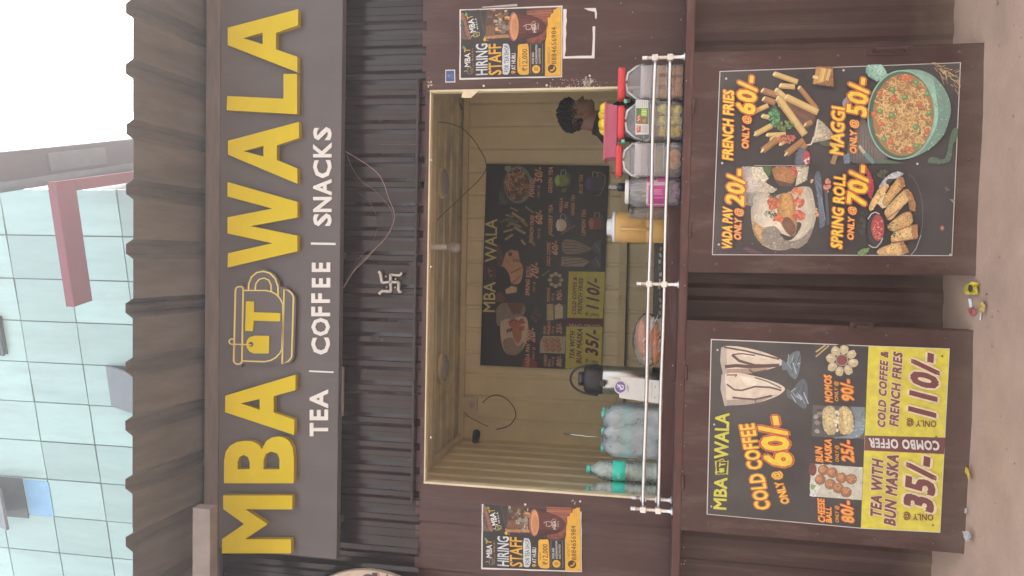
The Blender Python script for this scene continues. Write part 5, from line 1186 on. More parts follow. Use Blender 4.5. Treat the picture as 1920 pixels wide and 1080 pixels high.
# ------------------------------------------------------------------ things on the inner counter
# tan water jug
YJ = .14; a, b = at(1200, 455, YJ-.03), at(1200, 397, YJ-.03); xc, rj = (a.x+b.x)/2, (b.x-a.x)/2; zb = ZC+.001
jg = thing('water_jug', 'tall tan plastic insulated jug with white screw lid and upright handle', 'jug', (xc, YJ, zb))
H = zpx(1154, 426, YJ-.03)-zb
s = MB(); s.smooth = True; s.lathe([(rj*.95, 0), (rj, .004), (rj, H*.36), (rj*.985, H*.365), (rj*.985, H*.37), (rj, H*.375), (rj, H-.006), (rj*.97, H)], (xc, YJ, zb), 36); s.build('body', M['tan'], jg)
s = MB(); z1_ = zpx(1137.5, 426, YJ-.03)-zb; z0_ = H+.001; Hl = z1_-z0_
s.smooth = True; s.lathe([(rj*.99, 0), (rj*1.0, .003), (rj*.97, Hl*.30), (rj*.62, Hl*.42), (rj*.55, Hl*.46), (rj*.53, Hl*.95), (rj*.48, Hl)], (xc, YJ, zb+z0_), 30); s.build('lid', M['whitepl'], jg)
s = MB(); s.smooth = True; hx = xc-.012; p0, p1 = zpx(1164, 435, .06), zpx(1215, 435, .06); yy = YJ-rj
s.tube([(hx, yy+.012, p0), (hx, yy-.020, p0-.002), (hx, yy-.028, p0-.012), (hx, yy-.028, p1+.012), (hx, yy-.020, p1+.002), (hx, yy+.012, p1)], .0075, 10); s.build('handle', M['tan'], jg)
s = MB()
for k in range(14): an = math.pi*1.5+.10+k*.045; s.box((xc+rj*1.001*math.cos(an)-.0009, YJ+rj*1.001*math.sin(an)-.001, zb+H*.47), (xc+rj*1.001*math.cos(an)+.0009, YJ+rj*1.001*math.sin(an)+.001, zb+H*.60))
s.build('ribbing', M['tan'], jg)
# steel flask
YF_ = .30; a, b = at(1180, 744, YF_-.05), at(1180, 690, YF_-.05); xc, rj = (a.x+b.x)/2, (b.x-a.x)/2; zb = ZC+.001
fk = thing('steel_flask', 'big steel vacuum flask with black pump head and black carrying handle', 'flask', (xc, YF_, zb))
zz = lambda px: zpx(px, 717, YF_-.03)-zb
s = MB(); s.smooth = True; s.lathe([(rj*.96, .036), (rj, .040), (rj, zz(1131)), (rj*.98, zz(1130))], (xc, YF_, zb), 36); s.build('body', M['steel'], fk)
s = MB(); s.smooth = True; s.lathe([(rj*1.02, 0), (rj*1.03, .004), (rj*1.03, .032), (rj*.98, .0355)], (xc, YF_, zb), 32); s.build('base', M['blackpl'], fk)
s = MB(); s.smooth = True; s.lathe([(rj*1.0, 0), (rj*1.03, .003), (rj*1.01, zz(1106)-zz(1130)), (rj*.98, zz(1098)-zz(1130)), (rj*.86, zz(1096)-zz(1130)), (rj*.84, zz(1095)-zz(1130))], (xc, YF_, zb+zz(1130)+.0005), 32)
s.lathe([(rj*.50, 0), (rj*.50, zz(1084)-zz(1095)-.003), (rj*.46, zz(1084)-zz(1095))], (xc, YF_, zb+zz(1095)+.0005), 26)
o = s.build('pump_head', M['blackpl'], fk)
s = MB(); s.box((xc-.020, YF_-rj-.030, zb+zz(1136)), (xc+.012, YF_-rj+.004, zb+zz(1126))); s.build('spout', M['blackpl'], o, .004)
s = MB(); s.smooth = True; zt_ = zb+zz(1069); zs_ = zb+zz(1122)
s.tube([(xc+rj*1.06*math.cos(a_), YF_-.02, zs_+(zt_-zs_)*math.sin(a_)**.8 if 0 < a_ < math.pi else zs_) for a_ in [math.pi*k/20 for k in range(21)]], .0055, 8); s.build('handle', M['blackpl'], fk)
# scan-to-pay card on a little stand (its square code is left out)
YC = .10
cp = [at(*p, YC) for p in ((1238,757),(1238,714),(1163,706),(1161,746))]
qs = thing('payment_card', 'white payment card with a purple round badge leaning before the steel flask', 'card', tuple(at(1238, 735, YC)))
q = MB(); q.prism([[(p.x, p.z) for p in cp]], YC, YC+.003); q.build('card', M['paper'], qs)
c_ = at(1163, 727, YC); q = MB(); n = 28; r_ = .0285; q.prism([[(c_.x+r_*math.cos(2*math.pi*k/n), c_.z+r_*math.sin(2*math.pi*k/n)) for k in range(n)]], YC-.0025, YC-.0005); bd = q.build('badge', M['paper'], qs)
q = MB(); q.box((cp[0].x, YC+.004, ZC), (cp[1].x, YC+.03, ZC+.004)); q.build('foot', M['clear'], qs)
KQ = Crop(1040, 560, 4.908); cv = Canvas(pix(YC-.0025, KQ), YC-.0025)
cv.ell((604,814), 48, 52, (112,88,172), 26); cv.line([(575,790),(590,800),(625,835)], 10, WHT); cv.line([(600,790),(605,838),(628,832),(635,805),(612,795)], 9, WHT); cv.line([(575,815),(600,800)], 9, WHT); cv.flush('badge_print', bd, M['prnt'])
cv = Canvas(pix(YC, KQ), YC); cv.mb.col = None
for k, (y0, y1) in enumerate(((790, 840), (805, 860))): cv.line([(668+k*8, y1), (670+k*8, y0)], 4, (120,110,150))
for k in range(7): cv.line([(885+random.uniform(0, 14), 905-k*20), (895+random.uniform(-8, 10), 893-k*20)], 3, (70,68,72))
cv.line([(920,915),(921,905)], 8, (60,58,60)); cv.line([(925,820),(925,800)], 5, (80,78,80)); cv.poly([(958,957),(967,958),(967,758),(960,757)], (150,130,200)); cv.flush('lettering', qs, M['prnt'])
# wrapped buns
YW = .16; zb = ZC+.001
def bun(p0, p1, rz, ry, Y, lab_, idx):
    a, b = at(*p0, Y), at(*p1, Y); c = (a+b)/2; L = (b-a).length/2
    s = MB(); s.smooth = True; s.ball((0, 0, 0), L, ry, rz, 24, 14, .025); o = s.build('bun', M['bun'], None); o.location = c; an = math.atan2((b-a).z, (b-a).x); o.rotation_euler = (0, -an, 0)
    tag(o, lab_, 'bun'); return c, L, an
B1 = bun((1210,678), (1205,598), .032, .05, YW+.03, 'glossy brown long bun on top of the wrapped pair beside the flask', 0)
B2 = bun((1229,684), (1228,602), .030, .055, YW, 'glossy brown long bun lying underneath in the wrapped pair beside the flask', 1)
s = MB(); s.smooth = True; cw = at(1216, 638, YW); s.ball((0, 0, 0), .128, .07, .066, 26, 14, .05); o = s.build('bun_wrap', M['wrap'], None); o.location = (cw.x, YW+.01, max(cw.z-.004, ZC+.067)); tag(o, 'crinkled clear plastic wrap around the two brown buns', 'plastic wrap')
s = MB()
for k in range(40):
    x = cw.x+random.uniform(-.10, .09); z = zb+random.uniform(.012, .085); s.tube([(x, YW-.056+abs(x-cw.x)*.25, z), (x+.018, YW-.060+abs(x-cw.x)*.25, z-.014), (x+.04, YW-.055+abs(x-cw.x)*.25, z-.022)], random.uniform(.0008, .002), 4)
s.build('crease', M['handle'], o).matrix_parent_inverse = Matrix.Translation(-o.location)
# black printed carton lying behind the rail
YK = .20; a, b = at(1250, 598, YK), at(1229, 400, YK)
cb = thing('black_carton', 'long flat black printed carton lying on the inner counter behind the bars', 'carton', ((a.x+b.x)/2, YK, ZC))
q = MB(); q.box((a.x, YK, ZC+.001), (b.x, YK+.12, b.z)); q.build('box', M['blackpl'], cb, .002)
cv = Canvas(pix(YK, Crop(0, 0, 1)), YK)
for k in range(16): cv.line([(1236+random.uniform(-2, 4), 590-k*12), (1236+random.uniform(-2, 4), 583-k*12)], random.uniform(2, 5), random.choice([(140,120,100),(110,84,70),(168,160,150)]))
cv.flush('lettering', cb, M['prntm'])
# water bottles
def bottle(xc, yc, zb, H, r, label, group, nm='water_bottle', neck=None):
    t = thing(nm, label, 'bottle', (xc, yc, zb), group); s = MB(); s.smooth = True
    pr = [(r*.88, 0), (r, .006)]
    for k in range(6): z = .012+k*H*.066; pr += [(r, z), (r*.955, z+H*.02), (r*.955, z+H*.03), (r, z+H*.05)]
    pr += [(r, H*.44), (r*.97, H*.445), (r*.97, H*.625), (r, H*.63)]
    for k in range(3): z = H*.65+k*H*.05; pr += [(r*(1-.03*k), z), (r*(.96-.04*k), z+H*.02), (r*(.96-.04*k), z+H*.03)]
    pr += [(r*.82, H*.82), (r*.55, H*.885), (r*.34, H*.92), (r*.32, H*.955)]
    s.lathe(pr, (xc, yc, zb), 24); s.build('body', M['water'], t)
    s = MB(); s.smooth = True; s.lathe([(r*.975, H*.448), (r*.985, H*.45), (r*.985, H*.62), (r*.975, H*.622)], (xc, yc, zb), 24); lb = s.build('label', M['teal_l'], t)
    s = MB(); s.smooth = True; s.lathe([(r*.40, 0), (r*.42, .002), (r*.42, H*.05), (r*.38, H*.055)], (xc, yc, zb+H*.94), 18); s.build('cap', M['teal'], t)
    # white flourish on the label
    w_ = MB(); zz_ = zb+H*.535; ph = random.uniform(-.3, .3)
    def pt(an, dz): a_ = math.pi*1.5+an+ph; return (xc+r*.995*math.cos(a_), yc+r*.995*math.sin(a_), zz_+dz)
    w_.tube([pt(-.35, -.008), pt(-.2, .008), pt(-.08, -.006), pt(.05, .010), pt(.16, -.004), pt(.3, .008)], .0016, 5); w_.build('lettering', M['white'], lb)
    return t
Yb = .13; zb = ZC+.001
H1 = zpx(1099, 884, Yb)-zb; rb = (at(1200, 866, Yb-.04).x-at(1200, 904, Yb-.04).x)/2
x1 = at(1200, 885, Yb).x
bottle(x1, Yb, zb, H1, rb, 'tall loose clear water bottle with teal label, next to the wrapped pack', 'loose water bottles')
bottle(x1-2.06*rb, Yb-.015, zb, H1, rb, 'tall loose clear water bottle half hidden by the left window jamb', 'loose water bottles')
bottle(x1-.9*rb, Yb+.13, zb, H1, rb, 'tall loose water bottle standing behind the other two loose bottles', 'loose water bottles')
Yp = .17; H2 = zpx(1126, 812, Yp-.03)-zb; rp = (at(1180, 766, Yp).x-at(1180, 862, Yp).x)/6.1
xm = at(1180, 813, Yp-.03).x
for j in range(2):
    for i in range(3):
        bottle(xm+(i-1)*2.03*rp, Yp+j*2.03*rp, zb, H2, rp, ('short teal-label water bottle, %s of the %s in the film-wrapped pack' % (('left', 'middle', 'right')[i], ('front row', 'back row')[j])), 'bottles in the shrink-wrapped pack', 'packed_bottle')
s = MB(); s.smooth = True; wv = []
NX, NZ = 40, 16; hw, hd = 3.05*rp+.004, 2.03*rp+.004; ycn = Yp+1.015*rp
def peri(t):     # rounded rectangle
    a_ = 2*math.pi*t; ca, sa = math.cos(a_), math.sin(a_); q = (abs(ca)**6+abs(sa)**6)**(-1/6); return hw*q*ca, hd*q*sa
prof = [(1.0, 0), (1.0, .10), (1.0, .25), (1.0, .4), (1.0, .55), (1.0, .66), (.99, .74), (.95, .82), (.88, .88), (.80, .915), (.66, .935), (.4, .945), (.05, .95)]
for sc2, hz in prof:
    for k in range(NX):
        px2, py2 = peri(k/NX); nz = random.uniform(-.0035, .0035)*(.4 if hz < .05 else 1)
        sag = .010*math.cos(px2/rp*math.pi/1.015)*(1 if hz > .75 else .35)
        wv.append((xm+px2*(sc2+nz*2), ycn+py2*(sc2+nz*3), zb+H2*hz+nz+sag*(hz > .6)))
s.add(wv, [(i*NX+k, i*NX+(k+1) % NX, (i+1)*NX+(k+1) % NX, (i+1)*NX+k) for i in range(len(prof)-1) for k in range(NX)])
fo = s.build('shrink_wrap', M['film'], None); cr = MB(); cr.smooth = True
for k in range(26):
    x = xm+random.uniform(-hw, hw)*.9; z = zb+H2*random.uniform(.05, .86); dx, dz = random.uniform(-.05, .05), random.uniform(-.06, .06)
    cr.tube([(x, ycn-hd-.002, z), (x+dx*.5+random.uniform(-.01, .01), ycn-hd-.004, z+dz*.5), (x+dx, ycn-hd-.002, z+dz)], random.uniform(.0006, .0016), 4)
stuff(cr.build('creases', M['handle'], fo))
tag(fo, 'crinkled cloudy shrink film around the pack of six water bottles', 'plastic wrap')
# glass bottle upside down with dark cap, and the second jar behind
YG = .22; c_ = at(1166, 351, YG)
gb = thing('glass_cruet', 'small clear glass cruet with dark collar behind the jar with the pink label', 'cruet', tuple(c_))
z1_, z2_, z3_ = zpx(1174, 351, YG), zpx(1158, 351, YG), zpx(1140, 351, YG)
s = MB(); s.smooth = True; s.lathe([(.026, 0), (.030, .01), (.030, z1_-ZC-.03), (.02, z1_-ZC-.006), (.014, z1_-ZC-.001)], (c_.x, YG, ZC+.001), 20); s.build('body', M['clear'], gb)
s = MB(); s.smooth = True; s.lathe([(.020, 0), (.020, z2_-z1_-.003), (.016, z2_-z1_)], (c_.x, YG, z1_+.0005), 18); s.build('collar', M['blackpl'], gb)
s = MB(); s.smooth = True; s.lathe([(.012, 0), (.016, .012), (.010, .022), (.013, .034), (.006, z3_-z2_)], (c_.x, YG, z2_+.001), 16); s.build('stopper', M['clear'], gb)
YG = .10; c_ = at(1215, 400, YG); zt_ = zpx(1186, 400, YG)-ZC
s = thing('back_jar', 'small clear jar with faded red lettering tucked between the tan jug and the pink-label jar', 'jar', (c_.x, YG, ZC))
q = MB(); q.smooth = True; q.lathe([(.034, 0), (.036, .004), (.036, zt_*.8), (.03, zt_)], (c_.x, YG, ZC+.001), 22); q.build('body', M['milky'], s)
q = MB(); q.smooth = True; q.lathe([(.031, 0), (.032, .002), (.032, .012), (.028, .014)], (c_.x, YG, ZC+zt_+.002), 22); q.build('lid', M['clear'], s)
cv = Canvas(pix(YG-.037, Crop(0, 0, 1)), YG-.037); cv.line([(1232,405),(1227,396),(1238,394)], 2.4, (190,90,70)); cv.line([(1232,391),(1227,387),(1236,386)], 2, (190,90,70)); cv.flush('lettering', s, M['prnt'])
# ladle handle standing up behind the pack
YL = .34; s = MB(); s.smooth = True; a, b = at(1057, 813, YL), at(1099, 818, YL)
ldl = thing('ladle', 'steel ladle standing upright behind the wrapped bottles', 'ladle', (b.x, YL, ZC))
s.tube([(b.x, YL, ZC+.04), tuple(b), tuple(a)], [.004, .0045, .0055], 8); s.build('handle', M['steel'], ldl)
s = MB(); s.smooth = True; s.lathe([(.004, 0), (.028, .008), (.034, .03), (.033, .031), (.026, .011), (.002, .004)], (b.x, YL, ZC+.001), 20); s.build('bowl', M['steel'], ldl)

# ------------------------------------------------------------------ fittings inside the cabin
def disc_light(px, py, label):
    y = .62; z = IZ1-.03; d = ray(px, py); t_ = (z-EYE.z)/d.z; p = EYE+d*t_
    t = thing('ceiling_lamp', label, 'ceiling lamp', (p.x, p.y, IZ1-.02), 'round ceiling lamps in the cabin')
    s = MB(); s.smooth = True; s.lathe([(.090, 0), (.096, .006), (.096, .02), (.09, .028)], (p.x, p.y, IZ1-.03), 28); s.build('rim', M['cream_bar'], t)
    s = MB(); s.smooth = True; s.lathe([(.03, 0), (.07, .004), (.085, .012)], (p.x, p.y, IZ1-.043), 26); s.build('diffuser', M['plaster'], t)
disc_light(834, 343, 'round unlit ceiling lamp towards the right, above the seller')
disc_light(834, 690, 'round unlit ceiling lamp towards the left, above the steel flask')
YU = .7; p0, p1, p2 = at(814, 463, YU), at(838, 463, YU), at(864, 463, YU)
bl = thing('bulb', 'white unlit bulb hanging in its holder from the cabin ceiling', 'bulb', (p0.x, YU, p0.z))
s = MB(); s.smooth = True; s.lathe([(.014, 0), (.016, .002), (.016, p0.z-p1.z), (.010, IZ1-p1.z-.002)], (p0.x, YU, p1.z), 16); s.build('holder', M['whitepl'], bl)
s = MB(); s.smooth = True; h = p1.z-p2.z; s.lathe([(.004, 0), (.022, h*.08), (.031, h*.28), (.030, h*.5), (.021, h*.8), (.015, h*.97)], (p0.x, YU, p2.z), 20); s.build('globe', M['plaster'], bl)
p = at(893, 818, YB-.16); cc = thing('camera', 'small black security camera on a white arm in the rear left corner', 'security camera', tuple(p))
s = MB(); s.smooth = True; s.tube([(p.x-.035, p.y+.03, p.z+.01), (p.x+.035, p.y-.05, p.z-.012)], .026, 14); s.build('body', M['blackpl'], cc)
s = MB(); s.smooth = True; s.tube([(p.x-.02, p.y+.03, p.z), (p.x-.05, p.y+.09, p.z-.01), (p.x-.06, YB-.02, p.z+.01)], .012, 8); s.build('arm', M['whitepl'], cc)
p = at(882, 758, YB-.03); sw = thing('switch_box', 'cream switch box high on the back wall with a trailing cable', 'switch box', tuple(p))
s = MB(); s.box((p.x-.055, YB-.055, p.z-.05), (p.x+.055, YB-.013, p.z+.06)); s.build('box', M['cream_bar'], sw, .005)
s = MB(); s.box((p.x-.02, YB-.062, p.z-.035), (p.x+.02, YB-.056, p.z+.0)); s.build('socket', M['plaster'], sw, .003)
cable([(905,755),(918,744),(935,741),(952,750),(964,765),(967,780),(958,795),(945,802),(931,805)], .0032, YB-.03, YB-.10, M['wire'], '', par=sw, nm='cable')
cable([(868,770),(880,782),(895,790),(915,800)], .0025, YB-.03, YB-.05, M['wire_b'], '', par=sw, nm='cable')
cable([(815,222),(822,228),(845,232),(868,242),(888,262),(902,284),(910,300),(911,318),(900,335),(880,355),(862,372),(845,388),(822,410),(810,428)], .0024, .9, YB-.1, M['wire_b'], 'long thin brown wire drooping across the cabin ceiling to the menu board', 'wire')
cable([(846,152+22),(852,180),(862,194),(866,205)], .003, YB-.3, YB-.1, M['wire'], 'short dark wire under the ceiling in the right-hand corner', 'wire')
for px, py, lb_ in ((862, 235, 'small white cable clip under the ceiling above the seller'), (858, 408, 'small white cable clip under the ceiling right of the bulb')):
    p = at(px, py, YB-.10); s = MB(); s.box((p.x-.016, p.y-.012, p.z-.012), (p.x+.016, p.y+.012, p.z+.012)); tag(s.build('cable_clip', M['plaster'], None, .003), lb_, 'clip')

# ------------------------------------------------------------------ litter
def scrap_on_ground(pts, name, label, cat, col, lift=.004, curl=.012, extra=None):
    """small crumpled sheet lying on the soil; pts in photo pixels"""
    P = [atz(*p, .004) for p in pts]; c = sum(P, Vector())/len(P); s = MB()
    ring = [Vector((p.x, p.y, max(ground_z(p.x, p.y), -.004)+lift+random.uniform(.1, 1)*curl)) for p in P]
    mid = [c.lerp(p, .5)+Vector((0, 0, random.uniform(0, curl))) for p in ring]
    n = len(P); c.z = max(ground_z(c.x, c.y), 0)+lift+curl*.6
    s.add(ring+mid+[c], [(i, (i+1) % n, n+(i+1) % n, n+i) for i in range(n)]+[(n+i, n+(i+1) % n, 2*n) for i in range(n)])
    o = s.build(name, col, None); tag(o, label, cat); return o, c
def upright_scrap(pts, Y, name, label, cat, mt, th=.004):
    q = MB(); q.prism([[(p.x, p.z) for p in [at(*p_, Y) for p_ in pts]]], Y, Y+th); o = q.build(name, mt, None); tag(o, label, cat); return o
M['litter_y'] = mat('litter_yellow', (.62, .50, .06), .45, var=.2, vscale=60); M['litter_o'] = mat('litter_orange', (.50, .34, .12), .5, var=.2, vscale=60)
o, c = scrap_on_ground([(1833,528),(1828,530),(1822,536),(1820,544),(1824,552),(1832,553),(1838,552),(1838,540),(1838,531)], 'wrapper', 'yellow crumpled wrapper with dark oval print on the soil between the two shutter boards', 'litter', M['litter_y'], .004, .018)
q = MB(); q.smooth = True; q.ball((c.x, c.y-.004, c.z+.006), .016, .010, .006, 12, 6); q.build('print_spot', M['blackpl'], o).matrix_parent_inverse = Matrix()
scrap_on_ground([(1845,563),(1839,567),(1836,575),(1840,584),(1848,586),(1852,586),(1852,574),(1850,565)], 'wrapper', 'orange-brown crumpled wrapper on the soil between the two shutter boards', 'litter', M['litter_o'], .004, .018)
scrap_on_ground([(1824,560),(1828,560),(1829,577),(1825,577)], 'paper_strip', 'narrow white paper strip on the soil between the two shutter boards', 'litter', M['whitepl'], .004, .006)
scrap_on_ground([(1825,578),(1834,579),(1834,586),(1829,594),(1825,586)], 'wrapper', 'small red and white striped wrapper on the soil between the two shutter boards', 'litter', mat('litter_red', (.42, .12, .11), .5, var=.5, vscale=90), .004, .010)
p0, p1 = atz(1839, 586, .008), atz(1838, 600, .008); s = MB(); s.tube([p0, p1], .003, 6); tag(s.build('matchstick', M['paper']), 'thin pale stick beside the orange-brown wrapper on the soil', 'litter')
scrap_on_ground([(1816,875),(1822,878),(1826,890),(1824,903),(1819,896),(1818,886)], 'wrapper', 'small yellow torn wrapper against the foot of the left shutter board', 'litter', M['litter_y'], .004, .02)
scrap_on_ground([(1814,997),(1822,996),(1827,1005),(1826,1014),(1820,1016),(1816,1008)], 'wrapper', 'white crumpled wrapper by the outer foot of the left shutter board', 'litter', M['plaster'], .004, .02)
scrap_on_ground([(1811,953),(1816,953),(1816,962),(1811,964)], 'crumb', 'pale crumb of plaster at the foot of the left shutter board', 'litter', M['plaster'], .002, .008)
upright_scrap([(1846,338),(1860,336),(1861,277),(1849,278)], -.245, 'tile_piece', 'broken dark tile piece leaning at the foot of the right shutter board', 'tile', M['dark'], .012)

# ------------------------------------------------------------------ the seller
YM_ = .86
hc = at(1080, 217, YM_)                           # middle of the head
top, chin = at(1051, 213, YM_).z, at(1115, 205, YM_).z
zfl = .06
man = thing('person', 'young man in a dark shirt standing inside the window in profile, looking to the right', 'person', (hc.x, YM_, zfl))
HH = top-chin                                     # skull height without the hair on top
def head_grid():
    nz, na = 46, 48; vs = []; fs = []
    fr = [(0, .36), (.04, .45), (.08, .495), (.115, .485), (.145, .455), (.175, .475), (.205, .49), (.24, .475), (.29, .475), (.34, .47), (.40, .475), (.46, .465), (.51, .455), (.55, .465), (.59, .495), (.67, .505), (.76, .495), (.86, .44), (.93, .34), (.98, .19), (1.0, .02)]
    bk = [(0, .10), (.08, .16), (.18, .25), (.30, .37), (.42, .47), (.55, .54), (.68, .56), (.80, .52), (.90, .40), (.96, .26), (1.0, .02)]
    wd = [(0, .16), (.06, .25), (.14, .33), (.25, .385), (.38, .415), (.50, .43), (.62, .435), (.74, .43), (.84, .38), (.92, .28), (.97, .17), (1.0, .02)]
    def ip(T, t):
        for (a, x), (b, y) in zip(T, T[1:]):
            if a <= t <= b: u = (t-a)/(b-a); u = u*u*(3-2*u)*.5+u*.5; return x+(y-x)*u
        return T[-1][1]
    for i in range(nz+1):
        t = i/nz; F, B, W = ip(fr, t), ip(bk, t), ip(wd, t)
        for k in range(na):
            a = 2*math.pi*k/na; a = a if a < math.pi else a-2*math.pi
            ca, sa = math.cos(a), math.sin(a); x = (F if ca > 0 else B)*(abs(ca)**.86 if ca > 0 else abs(ca)**.95)*(1 if ca > 0 else -1); y = W*math.copysign(abs(sa)**.90, sa)
            g = lambda a0, sa_, t0, st_: math.exp(-((abs(a)-a0)/sa_)**2-((t-t0)/st_)**2)
            nr = max(0, min(1, (.54-t)/.20)) if t > .325 else max(0, 1-((.325-t)/.045)**2)
            x += .135*nr*math.exp(-(a/.15)**2)+.035*math.exp(-(a/.26)**2)*math.exp(-((t-.325)/.03)**2)
            x += .034*math.exp(-(a/.34)**2)*(math.exp(-((t-.218)/.020)**2)+.8*math.exp(-((t-.165)/.018)**2))
            x -= .020*math.exp(-(a/.33)**2)*math.exp(-((t-.192)/.009)**2)
            d = .055*g(.52, .20, .505, .04); x -= d; y *= 1-.25*d
            x += .024*g(.5, .35, .575, .026); x += .012*g(.62, .2, .42, .05)
            vs.append((x*HH*.83, y*HH*.90, t*HH))
    for i in range(nz):
        for k in range(na):
            k2 = (k+1) % na; fs.append((i*na+k, i*na+k2, (i+1)*na+k2, (i+1)*na+k))
    fs.append(tuple(reversed(range(na)))); return vs, fs
hv, hf = head_grid()
tilt = Matrix.Rotation(R(-3), 3, 'Y'); turn = Matrix.Rotation(R(-9), 3, 'Z')
HB = Vector((hc.x+.012, YM_, chin))
def hpos(v): return HB+turn @ (tilt @ Vector(v))
# body as one skinned surface: joints (x forward, y to his left, z up), radius
zs = chin-.052-zfl                                # shoulder height above the floor
k_ = zs/1.40
J = {'pelvis': (0, 0, .92*k_, .135, .15), 'waist': (0, 0, 1.06*k_, .115, .135), 'chest': (.01, 0, 1.24*k_, .125, .16), 'neckb': (-.012, 0, 1.405*k_, .062, .075), 'neck': (.004, 0, 1.48*k_, .054, .056), 'skull': (.018, 0, 1.60*k_, .058, .06)}
B_ = [('pelvis', 'waist'), ('waist', 'chest'), ('chest', 'neckb'), ('neckb', 'neck'), ('neck', 'skull')]
for sd_, s_ in (('l', 1), ('r', -1)):
    J.update({sd_+'sh': (0, .17*s_, 1.345*k_, .062, .062), sd_+'el': (.02, .215*s_, 1.08*k_, .044, .044), sd_+'wr': (.20, .17*s_, 1.02*k_, .030, .026), sd_+'pa': (.275, .15*s_, 1.02*k_, .036, .016),
              sd_+'hip': (0, .09*s_, .86*k_, .092, .095), sd_+'kn': (.01, .10*s_, .48*k_, .058, .058), sd_+'an': (-.01, .10*s_, .09*k_, .040, .040), sd_+'toe': (.14, .115*s_, .035, .036, .030)})
    B_ += [('chest', sd_+'sh'), (sd_+'sh', sd_+'el'), (sd_+'el', sd_+'wr'), (sd_+'wr', sd_+'pa'), ('pelvis', sd_+'hip'), (sd_+'hip', sd_+'kn'), (sd_+'kn', sd_+'an'), (sd_+'an', sd_+'toe')]
    for f_, (dy, ln_) in enumerate(((-.027, .066), (-.009, .078), (.009, .072), (.026, .056))):
        J[sd_+'f%da' % f_] = (.302, (.15+dy)*s_, 1.022*k_, .0095, .0095); J[sd_+'f%db' % f_] = (.302+ln_*.55, (.15+dy*1.1)*s_, 1.012*k_, .0085, .0085); J[sd_+'f%dc' % f_] = (.302+ln_*.95, (.15+dy*1.1)*s_, .990*k_, .0075, .0075)
        B_ += [(sd_+'pa', sd_+'f%da' % f_), (sd_+'f%da' % f_, sd_+'f%db' % f_), (sd_+'f%db' % f_, sd_+'f%dc' % f_)]
    J[sd_+'ta'] = (.255, (.15-.036)*s_, 1.012*k_, .011, .011); J[sd_+'tb'] = (.295, (.15-.054)*s_, .995*k_, .009, .009); B_ += [(sd_+'pa', sd_+'ta'), (sd_+'ta', sd_+'tb')]
def skin(keys, scale=1.0, add=0.0, sub_=2):
    idx = {k: i for i, k in enumerate(keys)}; me = bpy.data.meshes.new('s')
    me.from_pydata([J[k][:3] for k in keys], [(idx[a], idx[b]) for a, b in B_ if a in idx and b in idx], [])
    o = bpy.data.objects.new('s', me); COL.objects.link(o); md = o.modifiers.new('k', 'SKIN'); md.use_smooth_shade = True
    for i, k in enumerate(keys):
        v = me.skin_vertices[0].data[i]; v.radius = (J[k][3]*scale+add, J[k][4]*scale+add); v.use_root = (k == keys[0])
    sm_ = o.modifiers.new('u', 'SUBSURF'); sm_.levels = sub_; sm_.render_levels = sub_
    ev_ = o.evaluated_get(bpy.context.evaluated_depsgraph_get()); m2 = ev_.to_mesh(); vs = [v.co.copy() for v in m2.vertices]; fs = [tuple(p.vertices) for p in m2.polygons]; ev_.to_mesh_clear(); bpy.data.objects.remove(o)
    return vs, fs
BASE = Vector((hc.x-.03, YM_, zfl))
yaw_b = Matrix.Rotation(R(-12), 3, 'Z')
vs, fs = skin(list(J))
body = MB(); body.smooth = True
body.add([BASE+yaw_b @ v for v in vs], fs); body.add([hpos(v) for v in hv], hf)
for sd_ in (1, -1):          # ears
    e = MB(); e.ball((0, 0, 0), .014, .006, .030, 12, 8); c_ = hpos((-.055*HH, sd_*.40*HH, .42*HH))
    body.add([c_+turn @ Matrix.Rotation(R(-18*sd_), 3, 'Z') @ Matrix.Rotation(R(-12), 3, 'Y') @ Vector(v) for v in e.v], e.f)
body.build('body', M['skin'], man)
eye = MB(); eye.smooth = True
for sd_ in (1, -1): eye.ball(hpos((.325*HH, sd_*.155*HH, .505*HH)), .0095, .0095, .008, 12, 8)
eo = eye.build('eyes', mat('eye_white', (.45, .42, .38), .3), man)
ip_ = MB(); ip_.smooth = True
for sd_ in (1, -1): ip_.ball(hpos((.352*HH, sd_*.168*HH, .505*HH)), .005, .005, .005, 10, 6)
ip_.build('pupils', M['hair'], eo)
bw = MB(); bw.smooth = True
for sd_ in (1, -1): bw.tube([hpos((.412*HH, sd_*.08*HH, .580*HH)), hpos((.385*HH, sd_*.18*HH, .600*HH)), hpos((.31*HH, sd_*.275*HH, .580*HH))], [.004, .005, .003], 6)
bw.build('eyebrows', M['hair'], man)
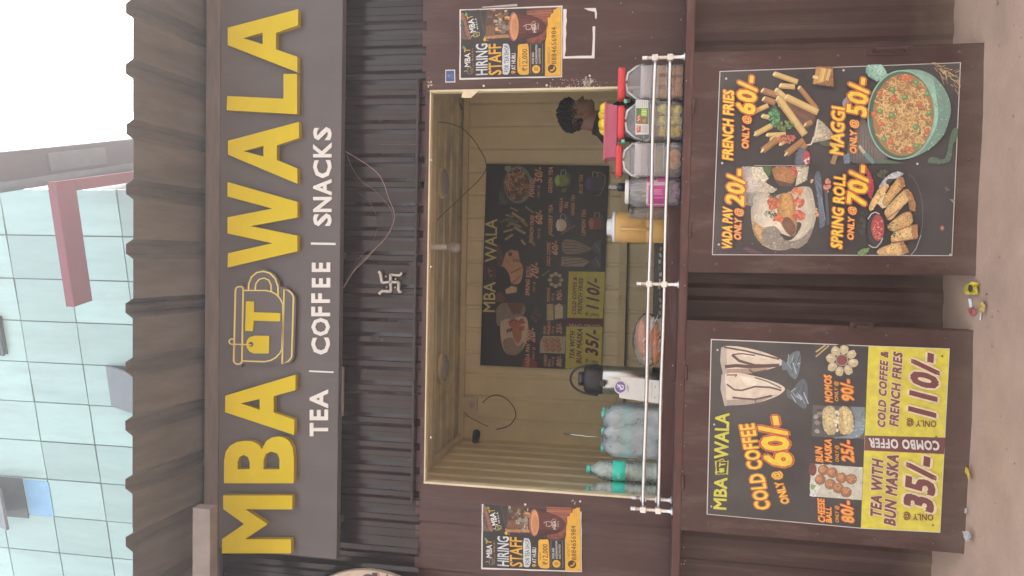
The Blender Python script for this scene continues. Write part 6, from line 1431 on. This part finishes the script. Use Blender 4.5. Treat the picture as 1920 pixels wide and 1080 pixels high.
# hair: many short curly tufts over the scalp, longer on top
hr = MB(); hr.smooth = True; rh = random.Random(11); na = 48
for i, v in enumerate(hv):
    t = v[2]/HH; a = 2*math.pi*(i % na)/na; a = a if a < math.pi else a-2*math.pi
    line = .66 if abs(a) < .7 else (.60 if abs(a) < 1.2 else (.50 if abs(a) < 1.55 else (.42 if abs(a) < 1.8 else .33)))
    if t < line: continue
    p = hpos(v); c0 = hpos((0, 0, .6*HH)); n_ = (p-c0).normalized(); thick = .002+.010*max(0, (t-.55)/.45)+(.006 if abs(a) < .9 and t > .7 else 0)
    if abs(a) > 1.3 and t < .62: thick = .002
    for _ in range(3):
        r_ = rh.uniform(.004, .008) if t > .66 else rh.uniform(.002, .004); q = p+n_*thick*rh.uniform(.1, 1)+Vector((rh.uniform(-.006, .006), rh.uniform(-.006, .006), rh.uniform(-.006, .006)))
        hr.ball(q, r_, r_*rh.uniform(.7, 1), r_, 6, 4, .05)
hr.build('hair', M['hair'], man)
shk = [k for k in J if k in ('chest', 'waist', 'pelvis', 'neckb', 'lsh', 'rsh', 'lel', 'rel')]
keep = {k: J[k] for k in J}
J['lel'] = (.012, .20, 1.16*k_, .050, .050); J['rel'] = (.012, -.20, 1.16*k_, .050, .050); J['neckb'] = (-.014, 0, 1.395*k_, .064, .078)
vs, fs = skin(['chest', 'waist', 'pelvis', 'neckb', 'lsh', 'rsh', 'lel', 'rel'], 1.0, .012); J.update(keep)
sh = MB(); sh.smooth = True; sh.add([BASE+yaw_b @ v for v in vs], fs); sho = sh.build('shirt', M['shirt'], man)
cl = MB(); cl.smooth = True
cc_ = BASE+yaw_b @ Vector((-.016, 0, 0))
cl.lathe([(.150, 1.325*k_), (.128, 1.365*k_), (.098, 1.395*k_), (.076, 1.415*k_), (.068, 1.432*k_), (.066, 1.445*k_), (.062, 1.444*k_), (.060, 1.42*k_)], cc_, 26, .92, 1.12)
cl.v = [(x, y, z-(x-cc_.x)*.28) for x, y, z in cl.v]; cl.build('collar', M['shirt'], sho)
vs, fs = skin(['pelvis', 'lhip', 'rhip', 'lkn', 'rkn', 'lan', 'ran'], 1.0, .012); tz = MB(); tz.smooth = True; tz.add([BASE+yaw_b @ v for v in vs], fs); tz.build('trousers', M['trousers'], man)
# ------------------------------------------------------------------ thin haze box added to stand in for milky lens glare
hm = bpy.data.materials.new('glare_haze'); hm.use_nodes = True; n = hm.node_tree; n.nodes.remove(n.nodes['Principled BSDF'])
pv = n.nodes.new('ShaderNodeVolumePrincipled'); pv.inputs['Color'].default_value = (.93, .93, .95, 1); pv.inputs['Density'].default_value = .012; pv.inputs['Anisotropy'].default_value = .45
n.links.new(pv.outputs[0], n.nodes['Material Output'].inputs['Volume'])
s = MB(); s.box((-64, -64, -1.05), (64, 64, 13.0)); stuff(s.build('haze', hm))
